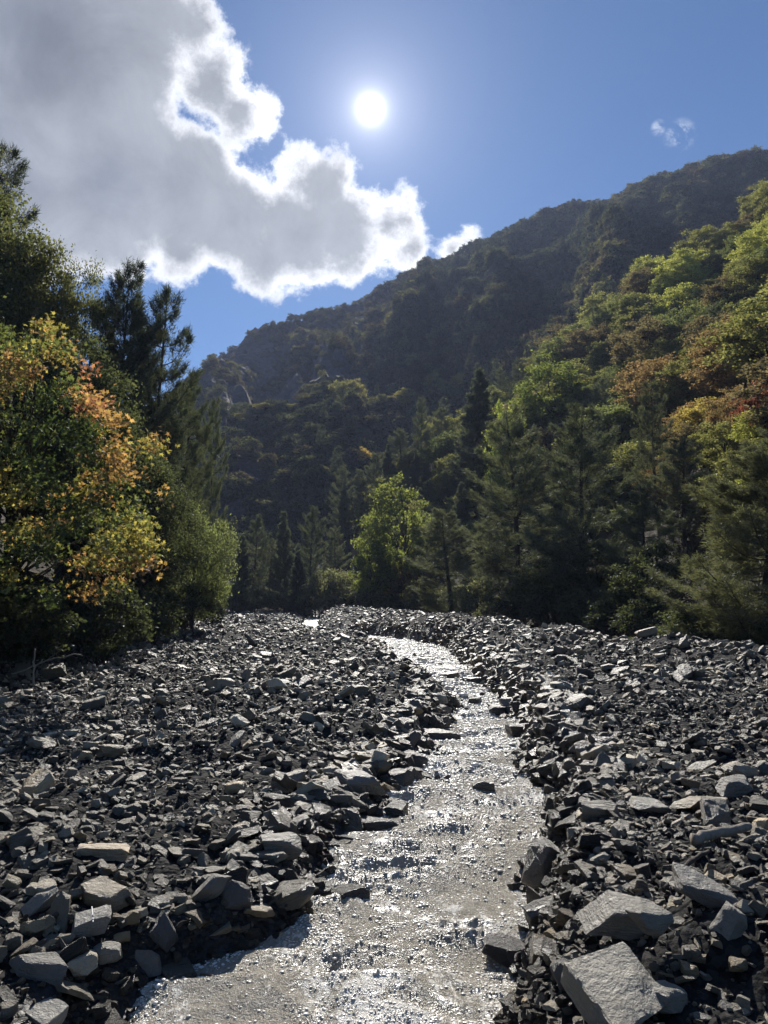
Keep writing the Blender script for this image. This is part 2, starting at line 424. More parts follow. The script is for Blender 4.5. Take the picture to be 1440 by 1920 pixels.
def ground_mat():
    m, t, out = new_mat('gravel_and_forest_floor')
    p = t.n('ShaderNodeTexCoord').outputs['Object']
    fo = t.n('ShaderNodeAttribute', attribute_type='GEOMETRY', attribute_name='wood').outputs['Fac']
    wt = t.n('ShaderNodeAttribute', attribute_type='GEOMETRY', attribute_name='wet').outputs['Fac']
    vo = t.n('ShaderNodeTexVoronoi', feature='F1', ins={'Vector': p, 'Scale': 26.0, 'Randomness': 1.0})
    vo2 = t.n('ShaderNodeTexVoronoi', feature='F1', ins={'Vector': p, 'Scale': 9.0, 'Randomness': 1.0})
    n1 = t.noise(p, 1.2, 6, 0.6); n2 = t.noise(p, 22.0, 6, 0.7)
    g = t.mix(t.n('ShaderNodeSeparateColor', ins={'Color': vo.outputs['Color']}).outputs[0], (0.010, 0.010, 0.0105), (0.05, 0.05, 0.048))
    g = t.mix(t.ss(n1, 0.4, 0.65), g, t.vm('SCALE', g, scale=0.6))
    fl = t.mix(n2, (0.018, 0.016, 0.010), (0.075, 0.058, 0.032))
    c = t.mix(fo, g, fl)
    c = t.mix(wt, c, t.vm('SCALE', c, scale=0.35))
    h = t.m('ADD', t.m('MULTIPLY', vo.outputs['Distance'], -0.5), t.m('ADD', t.m('MULTIPLY', vo2.outputs['Distance'], -0.9), t.m('MULTIPLY', n2, 0.6)))
    b = t.n('ShaderNodeBump', ins={'Strength': 0.9, 'Distance': 0.05, 'Height': h})
    pb = t.n('ShaderNodeBsdfPrincipled', ins={'Base Color': c, 'Specular IOR Level': t.m('ADD', 0.12, t.m('MULTIPLY', wt, 0.4)), 'Roughness': t.m('SUBTRACT', 0.9, t.m('MULTIPLY', wt, 0.5)), 'Normal': b.outputs[0]})
    t.link(pb.outputs[0], out.inputs[0]); return m

def hill_mat():
    m, t, out = new_mat('hill_rock_and_scrub')
    p = t.n('ShaderNodeTexCoord').outputs['Object']
    rk = t.n('ShaderNodeAttribute', attribute_type='GEOMETRY', attribute_name='bare').outputs['Fac']
    n1 = t.noise(p, 0.06, 8, 0.62); n2 = t.noise(p, 0.5, 7, 0.65)
    strat = t.noise(t.vm('MULTIPLY', p, (0.08, 0.08, 0.5)), 1.0, 8, 0.65, 0.6)
    rock = t.mix(strat, (0.03, 0.028, 0.031), (0.17, 0.155, 0.155))
    veg = t.mix(n2, (0.022, 0.026, 0.012), (0.085, 0.075, 0.036))
    k = t.m('ADD', rk, t.m('MULTIPLY', t.m('SUBTRACT', n1, 0.5), 1.6))
    c = t.mix(t.ss(k, 0.35, 0.6), veg, rock)
    b = t.n('ShaderNodeBump', ins={'Strength': 1.0, 'Distance': 4.0, 'Height': t.m('ADD', strat, t.m('MULTIPLY', n2, 0.7))})
    pb = t.n('ShaderNodeBsdfPrincipled', ins={'Base Color': c, 'Roughness': 0.9, 'Normal': b.outputs[0]})
    t.link(pb.outputs[0], out.inputs[0]); return m

def water_mat():
    m, t, out = new_mat('muddy_water')
    p = t.n('ShaderNodeTexCoord').outputs['Object']
    fo = t.n('ShaderNodeAttribute', attribute_type='GEOMETRY', attribute_name='foam').outputs['Fac']
    ps = t.vm('MULTIPLY', p, (1.0, 0.75, 1.0))
    n1 = t.noise(ps, 7.0, 4, 0.6, 0.6); n2 = t.noise(ps, 24.0, 4, 0.7, 0.5); n3 = t.noise(p, 60.0, 3, 0.7)
    h = t.m('ADD', t.m('MULTIPLY', n1, 0.8), t.m('ADD', t.m('MULTIPLY', n2, 0.9), t.m('MULTIPLY', n3, 0.75)))
    b = t.n('ShaderNodeBump', ins={'Strength': 1.0, 'Distance': 0.028, 'Height': h})
    st = t.noise(t.vm('MULTIPLY', p, (11.0, 4.5, 6.0)), 1.0, 6, 0.68, 1.2)
    fm = t.ss(t.m('ADD', fo, t.m('ADD', t.m('MULTIPLY', t.m('SUBTRACT', n2, 0.5), 1.3), t.m('MULTIPLY', t.m('SUBTRACT', st, 0.5), 2.2))), 0.36, 0.78)
    c = t.mix(fm, t.mix(n1, (0.27, 0.24, 0.185), (0.38, 0.345, 0.275)), (0.74, 0.71, 0.64))
    pb = t.n('ShaderNodeBsdfPrincipled', ins={'Base Color': c, 'Roughness': t.m('ADD', 0.17, t.m('MULTIPLY', fm, 0.08)), 'IOR': 1.45, 'Specular IOR Level': 0.9, 'Normal': b.outputs[0]})
    t.link(pb.outputs[0], out.inputs[0]); return m

M_GROUND, M_HILL, M_WATER = ground_mat(), hill_mat(), water_mat()
M_ROCK, M_ROCK_WET = rock_mat('grey_stone', 'object'), rock_mat('wet_stone', 'object', True)
M_RUB, M_RUB_WET = rock_mat('rubble_stone', 'instancer'), rock_mat('wet_rubble_stone', 'instancer', True)
M_LEAF, M_LEAF_MAPLE, M_LEAF_FAR = leaf_mat('leaf', 'object'), leaf_mat('maple_leaf', 'attr', 0.40, 0.4, 0.03), leaf_mat('scrub_leaf', 'instancer', 0.36)
M_NEEDLE = leaf_mat('pine_needle', 'object', 0.32, 0.35, 0.03)
M_BARK = bark_mat('bark', (0.022, 0.018, 0.014), (0.085, 0.07, 0.055)); M_WOOD = bark_mat('bleached_wood', (0.16, 0.14, 0.11), (0.36, 0.32, 0.26))

# ------------------------------------------------------------------ ground, hill, water
def build_ground():
    az = np.radians(np.concatenate([np.arange(-180, -40, 5.0), np.arange(-40, -32, 1.0), np.arange(-32, 32.01, 0.42), np.arange(33, 41, 1.0), np.arange(45, 180, 5.0)]))
    r = np.concatenate([[0.4], 0.4 * np.cumprod(np.full(560, 1.0105))]); r = np.concatenate([r, r[-1] * np.cumprod(np.full(13, 1.12))])
    R, A = np.meshgrid(r, az, indexing='ij'); X, Y = R * np.sin(A), R * np.cos(A)
    Z = H_ground(X, Y, True)
    Z = np.where(R > 135, np.minimum(Z, 60), Z)
    far = sst(R, 140, 240); Z = Z * (1 - far) + 1.0 * far
    n, k = X.shape
    v = np.stack([X, Y, Z], -1).reshape(-1, 3)
    i, j = np.meshgrid(np.arange(n - 1), np.arange(k), indexing='ij'); j2 = (j + 1) % k
    q = np.stack([i * k + j, i * k + j2, (i + 1) * k + j2, (i + 1) * k + j], -1).reshape(-1, 4)[:, ::-1]
    f = np.concatenate([q[:, [0, 1, 2]], q[:, [0, 2, 3]]])
    v = np.concatenate([v, [[0, 0, float(H_ground(0.0, 0.0))]]]); jj = np.arange(k)
    f = np.concatenate([f, np.stack([(jj + 1) % k, jj, np.full(k, n * k)], 1)])
    x, y = v[:, 0], v[:, 1]
    wood = np.maximum.reduce([sst(left_x(y) - x, -0.4, 0.8), sst(x - berm_x(y), 0.8, 2.2), sst(y, 84, 88)])
    e = np.maximum(stream_l(y) - x, x - stream_r(y))
    wet = 1 - sst(e + 0.2 * vnoise(x * 3, y * 3, seed=77), 0.1, 0.75)
    me = np_mesh('ground', v, f, True, {'wood': ('FLOAT', wood.astype(np.float32)), 'wet': ('FLOAT', wet.astype(np.float32))})
    tag(obj('ground', me, M_GROUND), kind='structure')

def build_hill():
    az = np.radians(np.concatenate([np.arange(-75, -32, 2.0), np.arange(-32, 34, 0.25), np.arange(34, 76, 2.0)]))
    r = np.concatenate([np.linspace(100, 430, 260), np.linspace(438, 620, 24)])
    R, A = np.meshgrid(r, az, indexing='ij'); X, Y = R * np.sin(A), R * np.cos(A)
    Z = H_hill(X, Y)
    rough = fbm(X * 0.16, Y * 0.16, Z * 0.16, octv=3, seed=61, gain=0.6)
    px, py = project(X, Y, Z)
    bare = (1 - sst(px, 640, 760)) * sst(R, 215, 240) * 0.75 + 0.12
    bare = np.where((px > 380) & (px < 500) & (R > 150), np.maximum(bare, 0.7), bare)
    X2 = X + rough * 1.0 * bare * np.sin(A); Z = Z + (0.25 - np.abs(rough)) * (0.8 + 3.0 * bare)
    n, k = X.shape
    v = np.stack([X2, Y, Z], -1).reshape(-1, 3)
    i, j = np.meshgrid(np.arange(n - 1), np.arange(k - 1), indexing='ij')
    q = np.stack([i * k + j, i * k + j + 1, (i + 1) * k + j + 1, (i + 1) * k + j], -1).reshape(-1, 4)[:, ::-1]
    me = np_mesh('hill', v, q, True, {'bare': ('FLOAT', bare.ravel().astype(np.float32))})
    tag(obj('hill', me, M_HILL), kind='structure')

def water_z(x, y):
    ph = y * 0.60 + 0.75 * vnoise(x * 1.1, y * 0.35, seed=91) + 0.16 * vnoise(x * 3.1, y * 0.9, seed=96)
    fr = ph - np.floor(ph)
    b = base(y) + 0.085 * (sst(fr, 0.0, 0.30) - fr)                   # pools and short drops
    amp = np.clip(0.75 + 0.5 * vnoise(x * 0.7, y * 0.5, seed=92), 0.35, 1.25) * (1.05 + 0.5 * sst(fr, 0.55, 0.95) * (1 - sst(fr, 0.95, 1.0)) + 0.5 * (1 - sst(fr, 0.02, 0.3)))
    wx, wy = x + 0.25 * vnoise(x * 1.3, y * 1.3, seed=98), y + 0.22 * vnoise(x * 1.7, y * 1.2, seed=99)
    w = 1 - np.abs(fbm(wx * 0.95, wy * 2.3, octv=2, seed=93, gain=0.4)) * 1.8
    w2 = fbm(wx * 2.6, wy * 5.0, octv=2, seed=94, gain=0.4); w3 = 1 - np.abs(vnoise(wx * 9, wy * 14, seed=95)) * 2
    z = b + amp * (0.042 * w + 0.022 * w2 + 0.004 * w3 + 0.0045 * fbm(wx * 17, wy * 15, octv=2, seed=90, gain=0.6))
    # the fall over a sunken boulder, and the two standing waves below it
    for (cx, cy, sx, sy, hh) in FALLS:
        z = z + 0.55 * hh * np.exp(-((x - cx) / sx) ** 2 - np.where(y > cy, ((y - cy) / (sy * 2.4)) ** 2, ((y - cy) / sy) ** 2))
    return z

FALLS = []
for px, py, sx, sy, hh in ((640, 1720, 0.25, 0.13, 0.11), (860, 1800, 0.5, 0.18, 0.06), (690, 1880, 0.6, 0.2, 0.05), (800, 1560, 0.45, 0.2, 0.06), (740, 1420, 0.3, 0.2, 0.05),
                           (905, 1535, 0.45, 0.22, 0.06), (840, 1440, 0.35, 0.2, 0.07), (520, 1890, 0.6, 0.2, 0.045)):
    a, b, c = px_dir(px, py); k = c / b; dd = (CAM_Z + 0.288) / (0.06 - k)
    FALLS.append((a / b * dd, dd, sx, sy, hh))

WATER_GRID = []
def build_water():
    y = np.concatenate([np.linspace(-3, 3.2, 40), 3.2 * np.cumprod(np.full(900, 1.0038))]); y = y[y < 92]
    s = np.linspace(0, 1, 230)
    L, R = stream_l(y) - 0.35, stream_r(y) + 0.35
    X = L[:, None] + (R - L)[:, None] * s[None]; Y = np.broadcast_to(y[:, None], X.shape)
    Z = water_z(X, Y)
    Zl = Z.copy()
    for i in range(len(y) - 2, -1, -1):                                # wave faces towards the camera flattened so they cast no shade on themselves
        Zl[i] = np.maximum(Zl[i], Zl[i + 1] - 0.40 * (y[i + 1] - y[i]))
    add = Zl - Z
    for _ in range(5):
        add[:, 1:-1] = (add[:, :-2] + 2 * add[:, 1:-1] + add[:, 2:]) / 4
        add[1:-1] = (add[:-2] + 2 * add[1:-1] + add[2:]) / 4
    Z = Z + add
    calm = base(Y)
    _ph = Y * 0.60 + 0.75 * vnoise(X * 1.1, Y * 0.35, seed=91) + 0.16 * vnoise(X * 3.1, Y * 0.9, seed=96); _fr = _ph - np.floor(_ph)
    foam = 0.42 * np.maximum(1 - sst(_fr, 0.05, 0.45), sst(_fr, 0.72, 0.98)) + sst(Z - calm, 0.05, 0.14) * 0.25 + 0.4 * sst(fbm(X * 1.6, Y * 0.8, octv=4, seed=97), 0.0, 0.9) + 0.35 * sst(Y, 8, 18)
    WATER_GRID.extend((X, Y, Z, foam))
    n, k = X.shape
    i, j = np.meshgrid(np.arange(n - 1), np.arange(k - 1), indexing='ij')
    q = np.stack([i * k + j, i * k + j + 1, (i + 1) * k + j + 1, (i + 1) * k + j], -1).reshape(-1, 4)
    me = np_mesh('stream_water', np.stack([X, Y, Z], -1).reshape(-1, 3), q, True, {'foam': ('FLOAT', foam.ravel().astype(np.float32))})
    tag(obj('stream_water', me, M_WATER), kind='structure')

build_ground(); build_hill(); build_water()

# ------------------------------------------------------------------ stones
def rock_bm(seed, dims, cuts=9, bevel=0.05, sub=0, rough=0.0, roundness=0.0, fine=0.09):
    """broken stone: a block trimmed by random planes, edges worn"""
    rg = np.random.default_rng(seed)
    nrm = [np.array(v, float) for v in ((1, 0, 0), (-1, 0, 0), (0, 1, 0), (0, -1, 0), (0, 0, 1), (0, 0, -1))]
    nrm = [n + rg.normal(0, 0.16, 3) for n in nrm]
    off = [1.0 * rg.uniform(0.85, 1.0) for _ in nrm]
    for _ in range(cuts):
        v = rg.normal(size=3); v /= np.linalg.norm(v); nrm.append(v); off.append(rg.uniform(0.95, 1.3) * (1 - roundness) + 0.98 * roundness)
    N = np.array([n / np.linalg.norm(n) for n in nrm]); D = np.array(off)
    pts = []
    m = len(N)
    for a in range(m):
        for b in range(a + 1, m):
            for c in range(b + 1, m):
                A = N[[a, b, c]]
                if abs(np.linalg.det(A)) < 0.05: continue
                p = np.linalg.solve(A, D[[a, b, c]])
                if np.all(N @ p <= D + 1e-6): pts.append(p)
    pts = np.array(pts) * np.array(dims) * 0.5
    bm = bmesh.new()
    vs = [bm.verts.new(p) for p in pts]
    bmesh.ops.remove_doubles(bm, verts=bm.verts, dist=0.02)
    r = bmesh.ops.convex_hull(bm, input=bm.verts)
    for v in [v for v in bm.verts if not v.link_faces]: bm.verts.remove(v)
    bmesh.ops.dissolve_limit(bm, angle_limit=math.radians(4), verts=bm.verts, edges=bm.edges)
    if bevel > 0:
        bmesh.ops.bevel(bm, geom=list(bm.edges), offset=bevel * min(dims), segments=1, affect='EDGES', profile=0.5, clamp_overlap=True)
    bmesh.ops.triangulate(bm, faces=bm.faces)
    if sub:
        for _ in range(sub): bmesh.ops.subdivide_edges(bm, edges=[e for e in bm.edges if e.calc_length() > fine], cuts=1)
        bmesh.ops.triangulate(bm, faces=bm.faces)
        bm.normal_update()
        P = np.array([v.co for v in bm.verts]); Nn = np.array([v.normal for v in bm.verts])
        q = P * 2.2
        d = fbm(q[:, 0] + seed, q[:, 1], q[:, 2] * 1.6, octv=4, seed=seed, gain=0.6) * rough
        d = d + rough * 0.6 * np.round(fbm(q[:, 0] * 0.7 + seed, q[:, 1] * 0.7, q[:, 2] * 2.5, octv=2, seed=seed + 5) * 2.5) / 2.5
        P = P + Nn * d[:, None]
        for v, p in zip(bm.verts, P): v.co = p
    return bm

def rock_mesh(name, *a, mat=None, smooth=False, **k):
    bm = rock_bm(*a, **k); me = bpy.data.meshes.new(name); bm.to_mesh(me); bm.free()
    if smooth:
        for p in me.polygons: p.use_smooth = True
        me.set_sharp_from_angle(angle=math.radians(32))
    if mat: me.materials.append(mat)
    return me

SHAPES = [('slab', (1, 0.68, 0.22)), ('block', (1, 0.72, 0.48)), ('wedge', (1, 0.55, 0.34)), ('cobble', (1, 0.85, 0.62))]
HERO = {}
for si, (sn, dm) in enumerate(SHAPES):
    for k in range(7):
        HERO[(sn, k, 0)] = rock_mesh('stone', 100 + si * 20 + k, dm, cuts=9 if sn != 'cobble' else 16, bevel=0.05 if sn != 'cobble' else 0.10, sub=2, rough=0.02,
                                     roundness=0.75 if sn == 'cobble' else 0.0, mat=M_ROCK, smooth=True)
        w = HERO[(sn, k, 0)].copy(); w.materials.clear(); w.materials.append(M_ROCK_WET); HERO[(sn, k, 1)] = w

def proto_collection(name, meshes, mat):
    c = bpy.data.collections.new(name)
    for i, me in enumerate(meshes):
        if not me.materials: me.materials.append(mat)
        c.objects.link(bpy.data.objects.new('%s_%02d' % (name, i), me))
    return c

def scatter(name, pts, rot, scl, idx, tint, coll, mat):
    """one uncountable mass: pieces of the collection set on points"""
    n = len(pts)
    me = np_mesh(name, pts, np.zeros((0, 3), int), attrs={'rot': ('FLOAT_VECTOR', rot.astype(np.float32)), 'scl': ('FLOAT_VECTOR', scl.astype(np.float32)),
                 'pick': ('INT', idx.astype(np.int32)), 'tint': ('FLOAT_COLOR', np.concatenate([tint, np.ones((n, 1))], 1).astype(np.float32))})
    o = obj(name, me, mat)
    ng = bpy.data.node_groups.new(name, 'GeometryNodeTree')
    ng.interface.new_socket('Geometry', in_out='INPUT', socket_type='NodeSocketGeometry'); ng.interface.new_socket('Geometry', in_out='OUTPUT', socket_type='NodeSocketGeometry')
    N, Lk = ng.nodes, ng.links
    gi, go = N.new('NodeGroupInput'), N.new('NodeGroupOutput')
    ci = N.new('GeometryNodeCollectionInfo'); ci.inputs['Collection'].default_value = coll; ci.inputs['Separate Children'].default_value = True; ci.inputs['Reset Children'].default_value = True
    ip = N.new('GeometryNodeInstanceOnPoints'); ip.inputs['Pick Instance'].default_value = True
    def at(nm, typ):
        a = N.new('GeometryNodeInputNamedAttribute'); a.data_type = typ; a.inputs['Name'].default_value = nm; return a.outputs['Attribute']
    e2r = N.new('FunctionNodeEulerToRotation'); Lk.new(at('rot', 'FLOAT_VECTOR'), e2r.inputs[0])
    Lk.new(gi.outputs[0], ip.inputs['Points']); Lk.new(ci.outputs[0], ip.inputs['Instance']); Lk.new(at('pick', 'INT'), ip.inputs['Instance Index'])
    Lk.new(e2r.outputs[0], ip.inputs['Rotation']); Lk.new(at('scl', 'FLOAT_VECTOR'), ip.inputs['Scale']); Lk.new(ip.outputs[0], go.inputs[0])
    md = o.modifiers.new('scatter', 'NODES'); md.node_group = ng
    return o

def stone_tint(n, rg):
    v = np.clip(rg.lognormal(math.log(0.15), 0.58, n), 0.035, 0.48)
    c = np.stack([v * 1.12, v * 1.04, v * 0.86], 1)
    tan = rg.random(n) < 0.16; c[tan] *= np.array([1.18, 1.03, 0.80])
    blu = rg.random(n) < 0.12; c[blu] *= np.array([0.94, 0.99, 1.03])
    return c

def build_foam_glints():
    # shiny foam bubbles and drops added so the water sparkles with sun glints
    rg = np.random.default_rng(66); X, Y, Z, fo = WATER_GRID
    n, k = X.shape; m = 380000
    i = rg.integers(0, n - 1, m); j = rg.integers(8, k - 9, m)
    x, y, z, f = X[i, j], Y[i, j], Z[i, j], fo[i, j]
    st = fbm(x * 5.0, y * 2.2, octv=4, seed=111, gain=0.6); cl = fbm(x * 16, y * 11, octv=2, seed=112)
    keep = (y > 3.6) & (y < 46) & (rg.random(m) < np.clip(0.07 + 0.45 * (f - 0.25) + 0.34 * st + 0.24 * cl, 0.045, 0.5))
    x, y, z, f = x[keep], y[keep], z[keep], f[keep]; n2 = len(x)
    x = x + rg.normal(0, 0.012, n2); y = y + rg.normal(0, 0.01, n2)
    s = np.clip(0.00085 * y, 0.004, 0.02) * rg.lognormal(0, 0.42, n2)
    up = np.where(rg.random(n2) < 0.10, rg.exponential(0.022, n2) * sst(f, 0.4, 0.9), 0)
    bm = bmesh.new(); bmesh.ops.create_icosphere(bm, subdivisions=1, radius=1.0); me = bpy.data.meshes.new('glint_bubble'); bm.to_mesh(me); bm.free()
    for p in me.polygons: p.use_smooth = True
    mt, t, out = new_mat('foam')
    pb = t.n('ShaderNodeBsdfPrincipled', ins={'Base Color': (0.72, 0.69, 0.62, 1), 'Roughness': 0.22, 'IOR': 1.33, 'Specular IOR Level': 0.8}); t.link(pb.outputs[0], out.inputs[0])
    me.materials.append(mt)
    o = scatter('foam', np.stack([x, y, z + s * 0.1 + up], 1), np.zeros((n2, 3)), s[:, None] * np.stack([rg.uniform(0.9, 1.7, n2), rg.uniform(0.9, 1.5, n2), rg.uniform(0.45, 0.8, n2)], 1),
                np.zeros(n2, int), np.ones((n2, 3)), proto_collection('glint_bubble', [me], mt), mt)
    tag(o, 'pale foam bubbles and drops added on the rapids as sun glints', 'foam', kind='stuff'); print('foam', n2)
build_foam_glints()

hero_spots = []     # (x, y, radius) kept clear of scattered stones

def put_stone(px, py, wpx, shape, k, label, tilt=(0, 0, 0), tint=(0.2, 0.2, 0.195), wet=0, sc=(1, 1, 1), sink=0.25, cat='rock', lift=0.0, me=None, name='rock'):
    x, y, z, ok = raycast(px, py); x, y, z = float(x[0]), float(y[0]), float(z[0])
    if wet == 2: z = float(base(y)) + 0.03
    w = wpx * y / F_PX * (1.0 if me or wet == 2 else 0.82)
    o = obj(name, me or HERO[(shape, k, 1 if wet else 0)])
    o.scale = (w * sc[0], w * sc[1], w * sc[2]); o.rotation_euler = tuple(math.radians(q) for q in tilt)
    hgt = max(v.co.z for v in o.data.vertices) * w * sc[2]
    o.location = (x, y + w * 0.25, z + hgt * (1 - 2 * sink) + lift)
    o.color = (*tint, 1)
    tag(o, label, cat); hero_spots.append((x, y + w * 0.25, w * 0.5))
    return o

BIG = rock_mesh('slab', 501, (1.0, 0.95, 0.34), cuts=5, bevel=0.05, sub=5, fine=0.035, rough=0.020, mat=M_ROCK, smooth=True)
WEDGE = rock_mesh('boulder', 507, (1.0, 0.62, 0.42), cuts=7, bevel=0.06, sub=5, fine=0.035, rough=0.022, mat=M_ROCK, smooth=True)
tan, pale, mid, dark = (0.24, 0.21, 0.16), (0.25, 0.25, 0.235), (0.16, 0.16, 0.157), (0.09, 0.09, 0.092)
put_stone(1170, 1930, 152, None, 0, 'largest pale stone slab, tilted, lying right of the water', (16, -10, 24), (0.25, 0.24, 0.21), me=BIG, sink=0.05, lift=0.03)
put_stone(1195, 1765, 135, None, 0, 'broad flat-topped boulder just above the largest pale slab', (6, 4, -8), (0.21, 0.205, 0.19), me=WEDGE, sink=0.12)
put_stone(1228, 1800, 80, 'cobble', 0, 'pale rounded stone leaning on the top corner of the largest slab', (10, 8, 30), pale, lift=0.13)
put_stone(1375, 1775, 85, 'block', 1, 'upright grey block beside the broad flat-topped boulder', (25, -55, 10), pale, sink=0.1)
put_stone(1255, 1905, 78, 'cobble', 2, 'smooth pale grey cobble below the leaning rounded stone', (0, 10, 40), pale, sink=0.1)
put_stone(1335, 1705, 130, 'wedge', 3, 'long cracked grey boulder between the stick and the upright block', (8, 14, -28), mid, sink=0.15)
put_stone(1025, 1650, 105, 'block', 2, 'dark wet upright rock standing at the water edge under mud', (10, -62, 10), (0.36, 0.35, 0.33), wet=1, sink=0.1)
put_stone(1020, 1720, 85, 'wedge', 2, 'wet layered stone at the water edge below the upright rock', (14, -12, 20), (0.45, 0.44, 0.41), wet=1)
put_stone(958, 1825, 95, 'slab', 1, 'black wet slab lying in the shallows near the largest slab', (6, 16, -14), (0.14, 0.14, 0.14), wet=2, sc=(1, 1, 1.3))
put_stone(985, 1785, 70, 'block', 0, 'black wet rock behind the slab in the shallows', (10, 16, 60), (0.14, 0.14, 0.14), wet=2)
put_stone(1060, 1850, 62, 'cobble', 3, 'grey cobble at the left foot of the largest slab', (50, 10, 60), mid, sink=0.1)
put_stone(525, 1615, 85, 'cobble', 4, 'round grey boulder on the rubble at the water edge', (0, 0, 20), (0.19, 0.19, 0.185), sink=0.08)
put_stone(185, 1712, 100, 'block', 3, 'squared tan block with flat top on the maple side rubble', (4, 5, -16), tan, sink=0.15)
vb = put_stone(162, 1765, 82, 'block', 4, 'grey block crossed by a thin white quartz vein', (10, 0, 30), (0.24, 0.24, 0.24), sink=0.15)
put_stone(195, 1812, 60, 'cobble', 1, 'round pale stone next to the white veined block', (0, 0, 0), pale, sink=0.12)
put_stone(185, 1610, 112, 'slab', 4, 'large flat tan slab bedded among smaller stones', (-6, 4, 8), (0.36, 0.30, 0.22), sc=(1, 1, 1.2))
put_stone(390, 1690, 78, 'block', 5, 'tall angular grey block near the wet bank', (20, -35, -20), mid, sink=0.1)
put_stone(480, 1725, 68, 'slab', 5, 'small tan flat stone on the edge of the wet bank', (0, 10, 12), tan, sc=(1, 1, 1.4))
put_stone(440, 1710, 66, 'cobble', 5, 'dark upright cobble between the angular block and the tan stone', (60, 0, 20), dark, sink=0.1)
put_stone(65, 1715, 80, 'wedge', 5, 'pointed grey stone beside the squared tan block', (30, -40, 10), pale, sink=0.1)
put_stone(300, 1770, 62, 'block', 6, 'dark wedge shaped stone below the angular block', (30, 40, -10), dark, sink=0.1)
put_stone(410, 1765, 50, 'wedge', 6, 'small tan topped stone by the wet bank', (0, -20, 30), tan, sink=0.15)
put_stone(270, 1835, 62, 'slab', 2, 'rough tilted slab with pale face near the lower pool', (62, 10, 12), mid, sink=0.05)
put_stone(60, 1840, 100, 'wedge', 0, 'long low grey boulder by the small tan stones', (4, 10, 12), mid, sink=0.15)
put_stone(70, 1920, 110, 'slab', 6, 'flat layered slab on the bank of the lower pool', (10, 8, -24), (0.27, 0.27, 0.26), sc=(1, 1, 1.3))
put_stone(670, 1490, 90, 'block', 6, 'flat topped dark block above the water edge', (0, 0, 12), mid, sink=0.2)
put_stone(748, 1475, 66, 'cobble', 6, 'dark wet boulder jutting into the stream bend', (0, 0, 50), (0.2, 0.2, 0.2), wet=1)
put_stone(815, 1405, 70, 'wedge', 1, 'low wet rock splitting the rapid', (0, 0, 20), (0.2, 0.2, 0.2), wet=2)
put_stone(962, 1335, 52, 'cobble', 0, 'single pale boulder at the bend across from the driftwood', (0, 0, 0), pale, sink=0.1)
put_stone(818, 1318, 52, 'slab', 3, 'pale flat slab propped over the upper rapid', (0, 12, 0), pale, sc=(1, 1, 1.6))
put_stone(830, 1340, 44, 'block', 2, 'dark block under the propped pale slab', (0, 20, 40), dark)
put_stone(893, 1350, 38, 'wedge', 4, 'small black rock alone in the middle of the rapid', (0, 0, 70), (0.15, 0.15, 0.15), wet=2)
put_stone(890, 1305, 44, 'wedge', 0, 'black pointed rock in the narrow upper rapid', (0, 0, 10), (0.15, 0.15, 0.15), wet=2)
put_stone(935, 1370, 40, 'block', 0, 'black blocky rock near the far side of the rapid', (0, 0, 50), (0.15, 0.15, 0.15), wet=2)
put_stone(908, 1548, 46, 'cobble', 2, 'rounded rock breaking the surface in mid stream', (0, 0, 0), (0.4, 0.36, 0.3), wet=2)
put_stone(655, 1765, 62, 'cobble', 5, 'dark wet boulder under the small fall into the lower pool', (0, 0, 30), (0.2, 0.19, 0.17), wet=2)
put_stone(700, 1590, 70, 'wedge', 3, 'black wet rock in the shallow shelf below the round boulder', (0, 6, 20), (0.16, 0.16, 0.16), wet=2)
put_stone(745, 1572, 52, 'block', 4, 'small black wet block at the tip of the shallow shelf', (0, 0, 70), (0.15, 0.15, 0.15), wet=2)
put_stone(650, 1600, 50, 'slab', 6, 'flat wet slab between the round boulder and the shelf rock', (0, 6, 10), (0.2, 0.2, 0.2), wet=2, sc=(1, 1, 1.5))
put_stone(770, 1435, 60, 'cobble', 1, 'dark wet boulder parting the water at the rapid', (0, 0, 10), (0.17, 0.17, 0.17), wet=2)
put_stone(845, 1300, 40, 'block', 5, 'wet dark block at the head of the rapid', (0, 0, 40), (0.16, 0.16, 0.16), wet=2)
put_stone(800, 1262, 34, 'wedge', 6, 'low dark rock in the braided upper water', (0, 0, 15), (0.16, 0.16, 0.16), wet=2)
put_stone(980, 1390, 52, 'cobble', 4, 'dark wet cobble at the outer bend of the rapid', (0, 0, 15), (0.18, 0.18, 0.18), wet=2)
put_stone(438, 1400, 58, 'slab', 0, 'tilted grey plate standing on edge in the rubble', (0, -48, 30), pale, sink=0.05)
put_stone(1330, 1520, 105, 'slab', 5, 'wide tan slab half buried above the log', (-8, 0, 10), tan)
put_stone(1385, 1500, 70, 'cobble', 3, 'rounded grey boulder behind the half buried tan slab', (0, 0, 0), mid, sink=0.1)
put_stone(1225, 1530, 80, 'slab', 2, 'pale slab on the bank above the black mud', (0, 8, -12), pale, sc=(1, 1, 1.3))
put_stone(630, 1475, 60, 'slab', 1, 'pale flat slab beside the flat topped dark block', (4, 0, -20), pale)

# quartz vein: a thin raised seam round the block, its own piece
def vein(o):
    g = Geo(); P = np.array([v.co for v in o.data.vertices]); a = np.linspace(-0.42, 0.42, 24)
    top = []
    for yy in a:
        near = P[np.abs(P[:, 1] - yy) + np.abs(P[:, 0] - 0.12 * yy - 0.02) < 0.16]
        top.append((0.02 + 0.12 * yy, yy, (near[:, 2].max() if len(near) else 0.2) + 0.002))
    g.tube(top, np.full(24, 0.016), 5)
    m, t, out = new_mat('quartz'); pb = t.n('ShaderNodeBsdfPrincipled', ins={'Base Color': (0.72, 0.71, 0.68, 1), 'Roughness': 0.5}); t.link(pb.outputs[0], out.inputs[0])
    obj('quartz_vein', g.mesh('quartz_vein'), m, o)
vein(vb)

